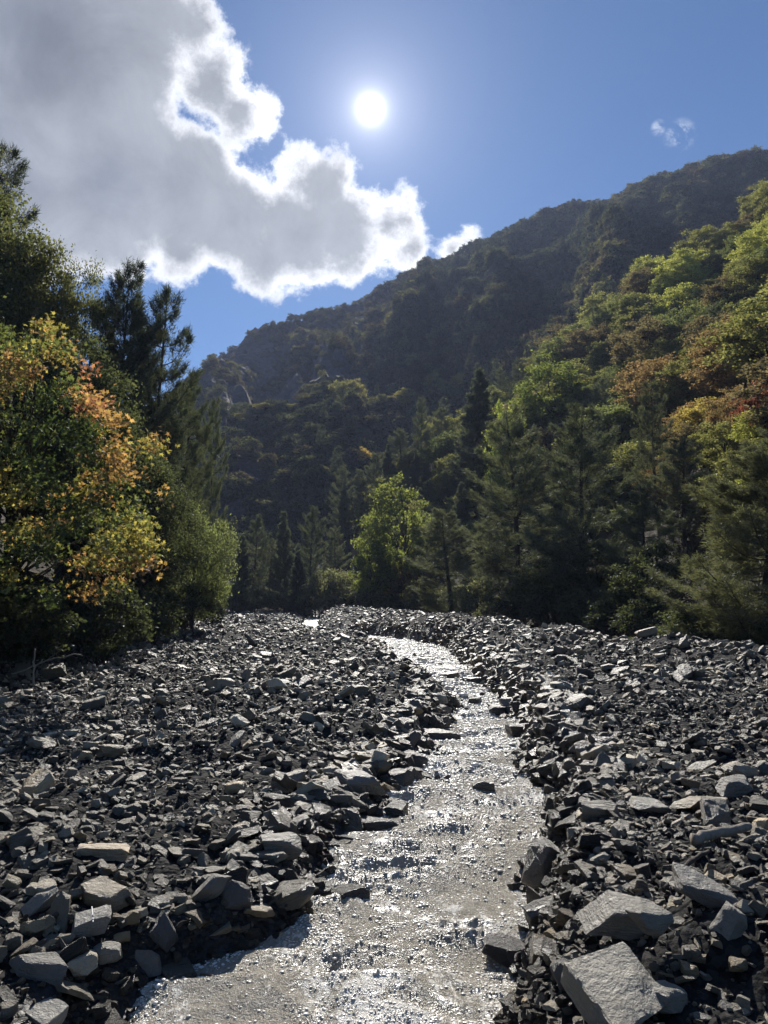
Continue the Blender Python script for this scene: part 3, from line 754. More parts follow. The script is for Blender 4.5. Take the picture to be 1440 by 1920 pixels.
def ring_points(n, ylo, yhi, rg, xpad=0.0):
    """random points of the bed, evenly spread per square metre, inside a wedge a bit wider than the view"""
    y = np.sqrt(rg.uniform(ylo ** 2, yhi ** 2, n)); x = rg.uniform(-0.62, 0.62, n) * (y + 1.0)
    ok = (x > left_x(y) - 0.8) & (x < berm_x(y) + 1.6)
    return x[ok], y[ok]

def build_rubble():
    rg = np.random.default_rng(5)
    X, Y, S = [], [], []
    #      size range (m), stones per square metre, y range
    for s0, s1, dens, y0, y1 in ((0.17, 0.34, 1.7, 3, 12), (0.2, 0.42, 1.2, 12, 86), (0.10, 0.18, 15, 3, 12), (0.13, 0.23, 9, 12, 86), (0.055, 0.11, 95, 3, 12), (0.07, 0.135, 36, 12, 45), (0.03, 0.065, 170, 3, 13), (0.04, 0.08, 110, 12, 24), (0.016, 0.034, 260, 3.2, 8.5)):
        area = 0.62 * ((y1 + 1) ** 2 - (y0 + 1) ** 2)
        x, y = ring_points(int(area * dens), y0, y1, rg)
        s = s0 * (s1 / s0) ** (rg.random(len(x)) ** 1.6)
        X.append(x); Y.append(y); S.append(s)
    X, Y, S = map(np.concatenate, (X, Y, S))
    # extra stones along both banks
    nb = 15000; yb = 3.2 * (45 / 3.2) ** rg.random(nb); sd = rg.random(nb) < 0.5; eb = rg.uniform(-0.3, 0.75, nb)
    xb = np.where(sd, stream_l(yb) - eb, stream_r(yb) + eb); sb = np.clip(0.012 * yb, 0.03, 0.16) * rg.lognormal(0, 0.5, nb)
    X, Y, S = np.concatenate([X, xb]), np.concatenate([Y, yb]), np.concatenate([S, np.clip(sb, 0.02, 0.3)])
    patch = fbm(X * 0.45, Y * 0.45, octv=3, seed=71)                       # drifts of coarser and finer stone
    keep = rg.random(len(X)) < np.clip(0.78 + 0.9 * patch * np.where(S > 0.1, 1, -0.5), 0.3, 1)
    e = np.maximum(stream_l(Y) - X, X - stream_r(Y))
    keep &= (e > -0.10) | ((rg.random(len(X)) < np.where(e > -0.35, 0.25, np.where(Y > 10, 0.11, 0.012))) & (S > 0.09))
    hs = np.array(hero_spots)
    for hx, hy, hr in hs:
        keep &= ~((np.hypot(X - hx, Y - hy) < hr * 0.95 + S * 0.25) & (S > 0.05))
    X, Y, S, e = X[keep], Y[keep], S[keep], e[keep]
    Z = H_ground(X, Y, True)
    inw = e < 0.02
    Z = np.where(inw, np.maximum(Z, base(Y) - 0.06), Z)
    wet = e < 0.40 + 0.2 * rg.normal(size=len(X))
    n = len(X)
    tint = stone_tint(n, rg)
    cob = 0
    rot = np.stack([rg.normal(0, 0.36, n), rg.normal(0, 0.36, n), rg.uniform(0, 2 * np.pi, n)], 1)
    steep = rg.random(n) < 0.12; rot[steep, :2] += rg.normal(0, 0.8, (steep.sum(), 2))
    scl = S[:, None] * rg.uniform(0.8, 1.2, (n, 3))
    # the stones that show largest are things of their own
    show = S / Y * (np.abs(X) < 0.56 * Y) * (e > -0.05)
    big = np.argsort(-show)[:255]
    names = [s[0] for s in SHAPES]
    tone_names = ('dark grey', 'mid grey', 'pale grey', 'tan brown')
    for q in big:
        sh = names[int(rg.choice(4, p=(0.34, 0.30, 0.22, 0.14)))]
        k = int(rg.integers(7)); w = 1 if wet[q] else 0
        o = obj('rock', HERO[(sh, k, w)])
        o.location = (X[q], Y[q], Z[q] + S[q] * 0.14); o.rotation_euler = tuple(rot[q]); o.scale = tuple(scl[q])
        c = tint[q]; o.color = (*c, 1)
        v = c.mean(); tone = 'tan brown' if c[0] > c[2] * 1.3 else ('dark grey' if v < 0.16 else ('mid grey' if v < 0.24 else 'pale grey'))
        if w: tone = 'wet blackish'
        side = 'the maple side' if X[q] < 0.5 * (float(stream_l(Y[q])) + float(stream_r(Y[q]))) else 'the berm side'
        shape = {'slab': 'flat stone slab', 'block': 'angular stone block', 'wedge': 'wedge shaped stone', 'cobble': 'rounded stone cobble'}[sh]
        size = 'larger' if S[q] > 0.24 else 'smaller'
        where = 'at the water edge on' if w else 'on'
        tag(o, f'{size} {tone} {shape} {where} {side}' + ('' if w else ' of the bed'), 'rock', f'{size} {tone} {sh}s {where} {side}')
    rest = np.ones(n, bool); rest[big] = False
    small = []
    for si, (sn, dm) in enumerate(SHAPES):
        for k in range(6):
            small.append((300 + si * 20 + k, dm, sn))
    def mk(mat, nm):
        return proto_collection(nm, [rock_mesh(nm, sd, dm, cuts=7 if sn != 'cobble' else 12, bevel=0.05, roundness=0.7 if sn == 'cobble' else 0, mat=mat) for sd, dm, sn in small], mat)
    pick = rg.integers(0, 24, n)
    P = np.stack([X, Y, Z + S * rg.uniform(0.02, 0.22, n)], 1)
    for nm, mat, msk, lab in (('rubble', M_RUB, rest & ~wet, 'grey broken stone rubble covering the dry bed'), ('wet_rubble', M_RUB_WET, rest & wet, 'dark wet stone rubble along the water edge')):
        o = scatter(nm, P[msk], rot[msk], scl[msk], pick[msk], tint[msk], mk(mat, nm + '_stone'), mat)
        tag(o, lab, 'rubble', kind='stuff')
    print('rubble', n)
build_rubble()

# ------------------------------------------------------------------ driftwood
def stick(name, p0, p1, r, label, mat, bend=0.04, cat='stick', side=None):
    rg = np.random.default_rng(int(abs(p0[0]) * 1000)); t = np.linspace(0, 1, 12)[:, None]
    p0, p1 = np.array(p0), np.array(p1); L = np.linalg.norm(p1 - p0)
    pts = p0 * (1 - t) + p1 * t + np.sin(t * np.pi) * np.array([0, 0, bend * L]) + rg.normal(0, 0.012 * L, (12, 3))
    g = Geo(); g.tube(pts, r * (1.0 - 0.35 * t[:, 0]) * rg.uniform(0.88, 1.1, 12), 9)
    if side:
        b = pts[5]; g.tube([b, b + np.array(side) * 0.5, b + np.array(side)], [r * 0.5, r * 0.4, r * 0.2], 6)
    o = obj(name, g.mesh(name, True), mat); tag(o, label, cat); return o

def at_px(px, py, lift=0.0):
    x, y, z, ok = raycast(px, py); return np.array([float(x[0]), float(y[0]), float(z[0]) + lift])
stick('log', at_px(1300, 1592, 0.05), at_px(1408, 1576, 0.09), 0.042, 'short thick bleached log lying on the rubble below the tan slab', M_WOOD, 0.0, 'log')
stick('stick', at_px(1245, 1690, 0.05), at_px(1330, 1630, 0.10), 0.018, 'thin dark stick propped on stones below the log', M_BARK)
stick('stick', at_px(62, 1290, 0.0), at_px(60, 1290, 0.75), 0.022, 'pale broken stick standing upright below the maple', M_WOOD, 0.05, side=(0.15, 0.05, 0.18))
stick('branch', at_px(20, 1275, 0.1), at_px(150, 1262, 0.35), 0.018, 'pale fallen branch lying under the maple', M_WOOD, 0.05, 'branch', side=(0.3, 0.1, 0.25))
stick('branch', at_px(540, 1690, 0.02), at_px(615, 1688, 0.05), 0.025, 'dark wet branch end reaching into the pool', M_BARK, 0.05, 'branch')

_rg = np.random.default_rng(19)
for _i in range(12):
    _y = float(_rg.uniform(14.5, 22)); _x = float(left_x(_y)) + float(_rg.uniform(-0.3, 1.4)); _z = float(H_ground(_x, _y)); _a = _rg.uniform(0, 3.14); _l = _rg.uniform(0.5, 1.3)
    o_ = stick('stick', (_x, _y, _z + 0.03), (_x + _l * math.cos(_a), _y + 0.6 * _l * math.sin(_a), _z + _rg.uniform(0.1, 0.4)), _rg.uniform(0.008, 0.02), 'thin grey twig caught among stones at the foot of the wooded bank', M_WOOD if _i % 3 == 0 else M_BARK, 0.06, side=(0.2, 0.1, 0.15))
    o_['group'] = 'twigs at the foot of the wooded bank'

# ------------------------------------------------------------------ trees
def crown_points(rg, H0, W0, n, low=0.22, lumps=11):
    """cluster centres of an uneven broad-leaved crown"""
    lc = rg.normal(size=(lumps, 3)); lc /= np.linalg.norm(lc, axis=1)[:, None]
    d = rg.normal(size=(n, 3)); d /= np.linalg.norm(d, axis=1)[:, None]
    bump = np.max(d @ lc.T, axis=1)
    rad = rg.uniform(0.25, 1, n) ** 0.45 * (0.62 + 0.42 * np.clip((bump - 0.45) / 0.5, 0, 1))
    p = d * rad[:, None]
    p[:, 2] = np.where(p[:, 2] < 0, p[:, 2] * 0.8, p[:, 2])
    zc = H0 * (1 + low) / 2
    return p * np.array([W0 / 2, W0 / 2, H0 * (1 - low) / 2]) + np.array([0, 0, zc])

def broadleaf(seed, H0, W0, ncl, per, leaf, low=0.2, stems=1, spread=0.055):
    rg = np.random.default_rng(seed)
    cl = crown_points(rg, H0, W0, ncl, low)
    g = Geo()
    pos = np.repeat(cl, per, 0) + rg.normal(size=(ncl * per, 3)) * np.array([1, 1, 0.55]) * W0 * spread
    cards(g, pos, leaf * rg.uniform(0.6, 1.3, len(pos)), LEAF_V, LEAF_F, rg, 0.5)
    crown = g.mesh('crown')
    b = Geo()
    for s in range(stems):
        lean = rg.normal(0, 0.05 * W0, 2) * (1 + stems * 0.6); zt = H0 * 0.8
        t = np.linspace(0, 1, 9)
        tr = np.stack([lean[0] * t + 0.02 * W0 * np.sin(t * 5 + s), lean[1] * t + 0.02 * W0 * np.cos(t * 4 + s), -0.4 + (zt + 0.4) * t], 1)
        r0 = 0.020 * H0 / math.sqrt(stems)
        b.tube(tr, r0 * (1.15 - t) + 0.008, 8)
        for q in rg.choice(ncl, min(16, ncl), replace=False):
            c = cl[q]; f = np.clip((c[2] / H0) * 0.75, 0.12, 0.85); a = np.array([np.interp(f, t, tr[:, k]) for k in range(3)])
            m = (a + c) / 2 + np.array([0, 0, 0.05 * H0]); b.tube([a, m, c], [r0 * 0.45 * (1.1 - f) + 0.006, r0 * 0.25 + 0.004, 0.006], 5)
    return crown, b.mesh('trunk', True)

def pine(seed, H0, W0, whorl, tufts, nlen, nwid, per, low=0.12, taper=0.75, droop=0.0, open_=0.0):
    rg = np.random.default_rng(seed)
    b, g = Geo(), Geo()
    t = np.linspace(0, 1, 12); tr = np.stack([0.03 * W0 * np.sin(t * 4 + seed), 0.03 * W0 * np.cos(t * 3), -0.5 + (H0 + 0.45) * t], 1)
    b.tube(tr, 0.016 * H0 * (1.03 - t) + 0.012, 8)
    TP, TD = [], []
    z = low * H0
    while z < H0 * 0.985:
        f = (z / H0 - low) / (1 - low)
        prof = (1 - f) ** taper * (0.72 + 0.28 * min(1, f * 5 + 0.2))
        nb = int(rg.integers(4, 7))
        a0 = rg.uniform(0, 6.28)
        for k in range(nb):
            if rg.random() < open_: continue
            L = W0 / 2 * prof * rg.uniform(0.45, 1.15) + 0.12
            az = a0 + k * 6.283 / nb + rg.normal(0, 0.25)
            rise = (0.10 + 0.55 * f) - droop * (1 - f) + rg.normal(0, 0.08)
            zb = z + rg.normal(0, 0.12)
            s = np.linspace(0, 1, 6)
            x0 = np.interp(zb, tr[:, 2], tr[:, 0]); y0 = np.interp(zb, tr[:, 2], tr[:, 1])
            br = np.stack([x0 + np.cos(az) * L * s, y0 + np.sin(az) * L * s, zb + L * (rise * s * 0.6 + 0.22 * s ** 2 - 0.12 * np.sin(s * 3.14))], 1)
            b.tube(br, 0.010 * L * (1.1 - s) + 0.006, 4)
            m = max(4, int(tufts * L))
            sv = rg.uniform(0.22, 1.0, m) ** 0.75
            lat = rg.normal(0, 1, m) * 0.27 * L * (1.25 - sv) + rg.normal(0, 0.04, m)
            p = np.stack([np.interp(sv, s, br[:, i]) for i in range(3)], 1)
            p[:, 0] += -np.sin(az) * lat; p[:, 1] += np.cos(az) * lat; p[:, 2] += rg.normal(0, 0.07, m) + 0.10 * np.abs(lat)
            d = np.stack([np.cos(az) - np.sin(az) * np.sign(lat) * 0.6, np.sin(az) + np.cos(az) * np.sign(lat) * 0.6, np.full(m, 0.35 + 0.4 * f)], 1)
            TP.append(p); TD.append(d / np.linalg.norm(d, axis=1)[:, None])
        z += whorl * rg.uniform(0.75, 1.3)
    top = 14; TP.append(np.stack([rg.normal(0, 0.05, top), rg.normal(0, 0.05, top), H0 - rg.uniform(0, 0.5, top)], 1) + np.array([tr[-1, 0], tr[-1, 1], 0])); TD.append(np.tile([0, 0, 1.0], (top, 1)))
    TP, TD = np.concatenate(TP), np.concatenate(TD)
    n = len(TP) * per
    P = np.repeat(TP, per, 0) + rg.normal(0, nlen * 0.25, (n, 3)); D = np.repeat(TD, per, 0) + rg.normal(0, 0.55, (n, 3)); D /= np.linalg.norm(D, axis=1)[:, None]
    S = np.cross(D, rg.normal(size=(n, 3))); S /= np.linalg.norm(S, axis=1)[:, None]
    ln = (nlen * rg.uniform(0.7, 1.2, n))[:, None]
    V = np.stack([P - S * nwid, P + S * nwid, P + D * ln], 1).reshape(-1, 3)
    g.add(V, np.arange(n * 3).reshape(-1, 3))
    return g.mesh('crown'), b.mesh('trunk', True)

PROTO = {}
def reg(key, meshes, H0, W0, needle=False):
    c, tk = meshes
    c.materials.append(M_NEEDLE if needle else M_LEAF); tk.materials.append(M_BARK)
    PROTO[key] = (c, tk, H0, W0)
for k in range(4): reg(('leafy', k), broadleaf(700 + k, 6.5, 5.0, 130, 95, 0.16, low=0.08, spread=0.042), 6.5, 5.0)
for k in range(3): reg(('shrub', k), broadleaf(720 + k, 2.6, 3.0, 80, 60, 0.13, low=0.05, stems=4), 2.6, 3.0)
for k in range(2): reg(('tall', k), broadleaf(740 + k, 14.0, 8.0, 560, 110, 0.15, low=0.06, spread=0.042), 14.0, 8.0)
reg(('bush', 0), broadleaf(760, 6.0, 4.6, 260, 85, 0.11, low=0.02, stems=3), 6.0, 4.6)
for k in range(3): reg(('pine', k), pine(800 + k, 12.0, 6.5, 0.55, 40, 0.26, 0.015, 9, open_=0.22, taper=0.52), 12.0, 6.5, True)
for k in range(2): reg(('spruce', k), pine(820 + k, 11.0, 4.6, 0.40, 48, 0.22, 0.024, 8, low=0.04, taper=0.95, droop=0.15), 11.0, 4.6, True)
reg(('near_pine', 0), pine(840, 9.0, 6.5, 0.36, 75, 0.16, 0.010, 11, low=0.05, taper=0.55), 9.0, 6.5, True)

def plant_tree(kind, k, x, y, z, Ht, Wd, color, label, group=None, name=None, cat='tree', rotz=None):
    c, tk, H0, W0 = PROTO[(kind, k)]
    e = obj(name or {'leafy': 'broadleaf_tree', 'tall': 'broadleaf_tree', 'shrub': 'shrub', 'bush': 'broadleaf_tree', 'pine': 'pine_tree', 'spruce': 'spruce_tree', 'near_pine': 'pine_tree'}[kind], None)
    e.location = (x, y, z); e.rotation_euler = (0, 0, RNG.uniform(0, 6.28) if rotz is None else rotz); e.scale = (Wd / W0, Wd / W0, Ht / H0)
    tag(e, label, cat, group)
    cr = obj('crown', c, None, e); cr.color = (*color, 1); cr['kind'] = 'stuff'
    obj('trunk', tk, None, e)
    return e

def tree_at(kind, k, px, top_py, wpx, dist, color, label, **kw):
    """top and width read off the photograph, distance given, standing on the terrain"""
    a, b, c = px_dir(px, top_py)
    x = a / b * dist; z = float(H(np.array([x]), np.array([dist]))[0])
    top = CAM_Z + c / b * dist
    return plant_tree(kind, k, x, dist, z - 0.1, max(top - z, 1.0), wpx / F_PX / b * dist, color, label, **kw)

PG = (0.082, 0.10, 0.078); PG2 = (0.108, 0.126, 0.092); PG3 = (0.125, 0.135, 0.09)
OL = (0.085, 0.085, 0.028); LG = (0.13, 0.16, 0.03); MG = (0.055, 0.085, 0.028); YE = (0.42, 0.28, 0.03)
# --- right bank, standing at the back of the berm
tree_at('near_pine', 0, 1420, 830, 460, 20, PG3, 'bushy grey green pine with long low boughs behind the berm', rotz=0.6)
tree_at('pine', 0, 1085, 765, 270, 42, PG, 'dark open crowned pine with bare lower trunk behind the berm')
tree_at('pine', 1, 955, 765, 240, 52, PG2, 'tall layered pine beside the dark open crowned pine')
tree_at('pine', 2, 836, 955, 170, 58, PG2, 'young pointed pine standing next to the bright green tree')
tree_at('spruce', 0, 896, 690, 130, 95, PG, 'slender spire of a dark spruce rising over the slope')
tree_at('leafy', 0, 745, 900, 150, 82, (0.15, 0.18, 0.04), 'bright yellow green broadleaf tree above the end of the bed')
tree_at('leafy', 1, 700, 985, 90, 80, (0.13, 0.17, 0.03), 'small yellow green tree leaning from the bright green tree')
tree_at('leafy', 2, 1030, 668, 150, 92, (0.12, 0.155, 0.03), 'round lime green tree on the slope crest above the pines')
tree_at('leafy', 3, 948, 742, 85, 78, (0.22, 0.27, 0.03), 'lemon green tree top glowing behind the tall layered pine')
_g = at_px(683, 885)
plant_tree('leafy', 2, _g[0], _g[1], _g[2], 45 / F_PX * _g[1], 30 / F_PX * _g[1], YE, 'small golden yellow tree glowing on the shaded slope')
tree_at('pine', 0, 1195, 905, 190, 36, PG, 'dark pine filling the gap behind the bushy pine', rotz=2)
tree_at('leafy', 1, 1130, 1010, 170, 40, (0.05, 0.064, 0.034), 'dark leafy tree in shade under the open crowned pine')  # darker leaf colour carries the shade, here and on the next shaded trees
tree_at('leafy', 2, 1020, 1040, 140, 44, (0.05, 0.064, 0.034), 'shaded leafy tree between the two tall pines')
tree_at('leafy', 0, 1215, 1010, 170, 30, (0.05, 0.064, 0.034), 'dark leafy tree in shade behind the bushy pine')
tree_at('pine', 1, 1530, 900, 330, 24, PG2, 'pine at the side of the bushy grey green pine', rotz=1)
tree_at('shrub', 0, 900, 1075, 120, 50, PG3, 'grey green shrub at the foot of the layered pine', cat='shrub')
tree_at('shrub', 1, 1330, 1120, 190, 20.5, (0.05, 0.064, 0.034), 'dark shrub in shade under the bushy pine boughs', cat='shrub')  # shade under the boughs put into the dark leaf colour
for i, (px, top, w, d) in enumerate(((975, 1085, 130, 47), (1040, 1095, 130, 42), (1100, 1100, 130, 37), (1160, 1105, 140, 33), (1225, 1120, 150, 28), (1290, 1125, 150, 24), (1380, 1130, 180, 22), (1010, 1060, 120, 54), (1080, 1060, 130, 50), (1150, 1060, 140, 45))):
    tree_at('shrub', i % 3, px, top, w, d, (0.045, 0.058, 0.032), 'dark understorey shrub in shade at the back of the berm', cat='shrub', group='shaded shrubs at the back of the berm')  # shrub leaves coloured darker for the shade behind the berm
# --- end of the bed
for i, (px, top, w, d, kd) in enumerate(((480, 965, 85, 84, 'pine'), (535, 960, 75, 90, 'spruce'), (585, 950, 90, 88, 'pine'), (630, 985, 75, 96, 'pine'), (455, 1000, 60, 80, 'spruce'), (510, 1010, 70, 92, 'pine'), (560, 1030, 60, 82, 'spruce'))):
    tree_at(kd, i % 2, px, top, w, d, PG2 if i % 2 else PG, 'grey green conifer in the row closing the end of the stony bed', group='conifers closing the end of the bed')
for i, (px, top, w, d, c) in enumerate(((625, 1060, 95, 83, PG3), (690, 1070, 90, 84, (0.07, 0.075, 0.03)), (745, 1050, 80, 82, (0.085, 0.06, 0.03)), (790, 1075, 75, 72, OL), (590, 1080, 70, 80, PG3), (660, 1095, 80, 80, PG3), (720, 1105, 70, 78, OL), (860, 1090, 80, 62, PG3), (820, 1100, 70, 64, (0.05, 0.05, 0.025)), (930, 1120, 80, 46, PG3), (440, 1085, 60, 78, PG2), (480, 1100, 80, 84, PG2), (530, 1105, 80, 86, PG2), (575, 1110, 70, 84, PG2), (450, 1110, 60, 80, PG2), (690, 1125, 50, 80, (0.14, 0.14, 0.05)), (720, 1122, 45, 76, (0.12, 0.12, 0.05)))):
    tree_at('shrub', i % 3, px, top, w, d, c, 'low mixed green shrub on the far edge of the stony bed', cat='shrub', group='shrubs along the far edge of the bed')
for i, (px, top, w) in enumerate(((455, 832, 46), (474, 806, 46), (500, 784, 52), (528, 768, 54), (560, 758, 56), (594, 752, 58), (628, 752, 50), (645, 706, 62), (668, 712, 46), (694, 762, 46), (722, 742, 48), (762, 728, 50), (818, 696, 46), (858, 700, 44))):
    tree_at('leafy', i % 4, px, top, w, 204, ((0.20, 0.19, 0.07), (0.17, 0.17, 0.07), (0.23, 0.21, 0.08))[i % 3], 'sunlit olive tree on the rim of the shaded middle spur', group='sunlit trees on the rim of the middle spur')  # sunlight on the rim is put into these lighter olive leaf colours
for i, (px, top, w) in enumerate(((640, 872, 62), (706, 846, 60), (752, 806, 78), (826, 766, 80), (790, 742, 44), (676, 880, 55), (780, 840, 70))):
    tree_at('pine', i % 3, px, top, w, 122, PG2, 'grey green conifer on the flank below the middle spur', group='conifers below the middle spur')
# --- left bank
tree_at('tall', 0, -75, 255, 330, 27, (0.085, 0.10, 0.042), 'tallest dark broadleaf tree towering behind the maple')
tree_at('tall', 1, 62, 375, 225, 29, (0.12, 0.13, 0.045), 'olive tinged broadleaf tree next to the tallest tree')
tree_at('tall', 0, 150, 480, 170, 30, (0.11, 0.12, 0.045), 'narrow olive tree between the olive tinged tree and the pointed pine', rotz=3)
tree_at('pine', 1, -5, 262, 260, 33, (0.06, 0.075, 0.05), 'conifer top poking out behind the tallest broadleaf tree')
tree_at('pine', 2, 235, 495, 225, 31, (0.06, 0.075, 0.055), 'dark pine with pointed top behind the orange maple crown')
tree_at('pine', 1, 312, 535, 225, 33, (0.06, 0.076, 0.055), 'dark pine with spreading top against the sky by the cliff')
tree_at('pine', 0, 355, 700, 150, 39, (0.07, 0.088, 0.06), 'shorter grey green pine below the spreading pine')
tree_at('pine', 2, 275, 600, 220, 35, (0.055, 0.07, 0.05), 'dark pine filling the space between the two pine tops')
tree_at('pine', 0, 400, 745, 80, 56, (0.10, 0.12, 0.07), 'thin pale conifer in front of the cliff')
tree_at('bush', 0, 368, 912, 150, 33, (0.125, 0.155, 0.075), 'full light green broadleaf tree at the edge of the stones', rotz=0.3)
tree_at('leafy', 3, 402, 1000, 66, 42, (0.09, 0.115, 0.055), 'small green tree tucked behind the full light green tree')
tree_at('tall', 0, 150, 640, 300, 24, (0.055, 0.07, 0.035), 'dark shaded broadleaf tree directly behind the maple', rotz=2)  # shade put into the dark leaf colour of this and the next tree
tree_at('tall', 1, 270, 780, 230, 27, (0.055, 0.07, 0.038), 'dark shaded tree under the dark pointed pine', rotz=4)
tree_at('tall', 1, -170, 330, 360, 24, (0.06, 0.075, 0.035), 'dark broadleaf tree beyond the tallest tree', rotz=1)
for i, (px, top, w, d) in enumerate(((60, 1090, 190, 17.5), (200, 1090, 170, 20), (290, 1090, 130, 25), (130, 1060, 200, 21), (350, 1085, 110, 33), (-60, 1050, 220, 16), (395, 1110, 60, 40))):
    tree_at('shrub', i % 3, px, top, w, d, (0.045, 0.058, 0.03), 'dark undergrowth shrub in the shade of the left bank trees', cat='shrub', group='shaded undergrowth under the bank trees')  # undergrowth leaves coloured dark to carry the bank's shade

# --- the maple: leaf clusters inside its outline, real depth
def build_maple():
    rg = np.random.default_rng(77); D0 = 15.5
    poly = np.array([(-260, 700), (-120, 600), (0, 615), (90, 592), (128, 640), (132, 695), (190, 688), (232, 740), (222, 800), (236, 835), (300, 815), (295, 850), (240, 905), (262, 935), (312, 925),
                     (322, 985), (285, 1012), (292, 1045), (300, 1085), (240, 1108), (170, 1085), (172, 1130), (120, 1140), (60, 1105), (-60, 1120), (-260, 1090)], float)
    def inside(p):
        x, y = p[:, 0], p[:, 1]; r = np.zeros(len(p), bool)
        for i in range(len(poly)):
            (x1, y1), (x2, y2) = poly[i], poly[i - 1]
            r ^= ((y1 > y) != (y2 > y)) & (x < (x2 - x1) * (y - y1) / (y2 - y1 + 1e-9) + x1)
        return r
    p = np.stack([rg.uniform(-260, 325, 2600), rg.uniform(590, 1140, 2600)], 1); p = p[inside(p)]
    dmin = np.min(np.hypot(p[:, None, 0] - poly[None, :, 0], p[:, None, 1] - poly[None, :, 1]), axis=1)
    gap = vnoise(p[:, 0] / 42, p[:, 1] / 30, seed=201)
    p, dmin = p[gap > -0.12], dmin[gap > -0.12]
    dep = D0 + rg.uniform(-1, 1, len(p)) * np.clip(dmin / 60, 0.15, 1) * 1.9
    u = (p[:, 0] - 720) / F_PX; v = (960 - p[:, 1]) / F_PX; fw = math.cos(PITCH) - v * math.sin(PITCH); up = math.sin(PITCH) + v * math.cos(PITCH)
    C = np.stack([u / fw * dep, dep, CAM_Z + up / fw * dep], 1)
    # leaf colour by bough: red and orange on the outer right boughs, gold on top, green inside, darkest green carrying the shade within the crown
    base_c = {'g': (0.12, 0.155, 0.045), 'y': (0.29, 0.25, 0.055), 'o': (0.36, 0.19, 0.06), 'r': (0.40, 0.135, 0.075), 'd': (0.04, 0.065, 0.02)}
    cc = np.zeros((len(p), 3))
    for i, (x, y) in enumerate(p):
        s = vnoise(np.array([x / 55.]), np.array([y / 40.]), seed=210)[0] + rg.normal(0, 0.42)
        if y < 720 and x < 140: k = 'o' if s > 0.45 else ('y' if s > -0.25 else 'g')
        elif 140 <= x and y < 790: k = 'r' if (s > -0.15 and y < 775) else 'o'
        elif x > 200 and y < 900: k = 'o' if s > -0.4 else 'y'
        elif x > 295 and y < 965: k = 'o'
        elif x > 150 and 960 < y < 1045: k = 'y' if s > 0.25 else 'g'
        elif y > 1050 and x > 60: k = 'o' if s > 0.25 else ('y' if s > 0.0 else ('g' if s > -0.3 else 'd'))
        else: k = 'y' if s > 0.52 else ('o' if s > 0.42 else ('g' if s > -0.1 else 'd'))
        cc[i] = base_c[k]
    per = 18
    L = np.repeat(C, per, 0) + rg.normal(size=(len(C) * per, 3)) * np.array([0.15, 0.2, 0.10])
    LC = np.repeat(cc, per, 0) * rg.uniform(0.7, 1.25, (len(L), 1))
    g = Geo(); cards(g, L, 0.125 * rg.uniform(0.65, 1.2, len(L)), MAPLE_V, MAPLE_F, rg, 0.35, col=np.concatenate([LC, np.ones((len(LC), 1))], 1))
    root = at_px(-20, 1262); root[2] -= 0.1
    e = obj('maple_tree', None); e.location = root; tag(e, 'maple turning orange, yellow and green, leaning over the stones', 'tree')
    me = g.mesh('crown'); co = np.empty(len(me.vertices) * 3, np.float32); me.vertices.foreach_get('co', co); me.vertices.foreach_set('co', (co.reshape(-1, 3) - root.astype(np.float32)).ravel())
    cr = obj('crown', me, M_LEAF_MAPLE, e); cr['kind'] = 'stuff'
    tops = [(-40, 640, 15.8), (70, 640, 15.3), (20, 800, 15.8)]
    for n_, (tp, yy, dep_) in enumerate(tops):
        a, b_, c_ = px_dir(tp, yy); T = np.array([a / b_ * dep_, dep_, CAM_Z + c_ / b_ * dep_]) - root
        b = Geo(); t = np.linspace(0, 1, 10)[:, None]; st = np.array([0.18 * (n_ - 1), 0.1 * n_, -0.3])
        tr = st * (1 - t) + T * t + np.sin(t * 3.14) * np.array([0.35 - 0.2 * n_, 0.1, 0]); b.tube(tr, (0.085 - 0.012 * n_) * (1.08 - t[:, 0]) + 0.01, 8)
        for q in rg.choice(len(C), 60, replace=False):
            c = C[q] - root; f = np.clip((c[2] - 0.5) / T[2] * 0.8, 0.15, 0.92); s0 = np.array([np.interp(f, t[:, 0], tr[:, i]) for i in range(3)])
            if np.linalg.norm(c - s0) > 3.4: continue
            b.tube([s0, (s0 + c) / 2 + np.array([0, 0, 0.14]), c], [0.024, 0.015, 0.005], 5)
        obj('trunk', b.mesh('trunk', True), M_BARK, e)
build_maple()

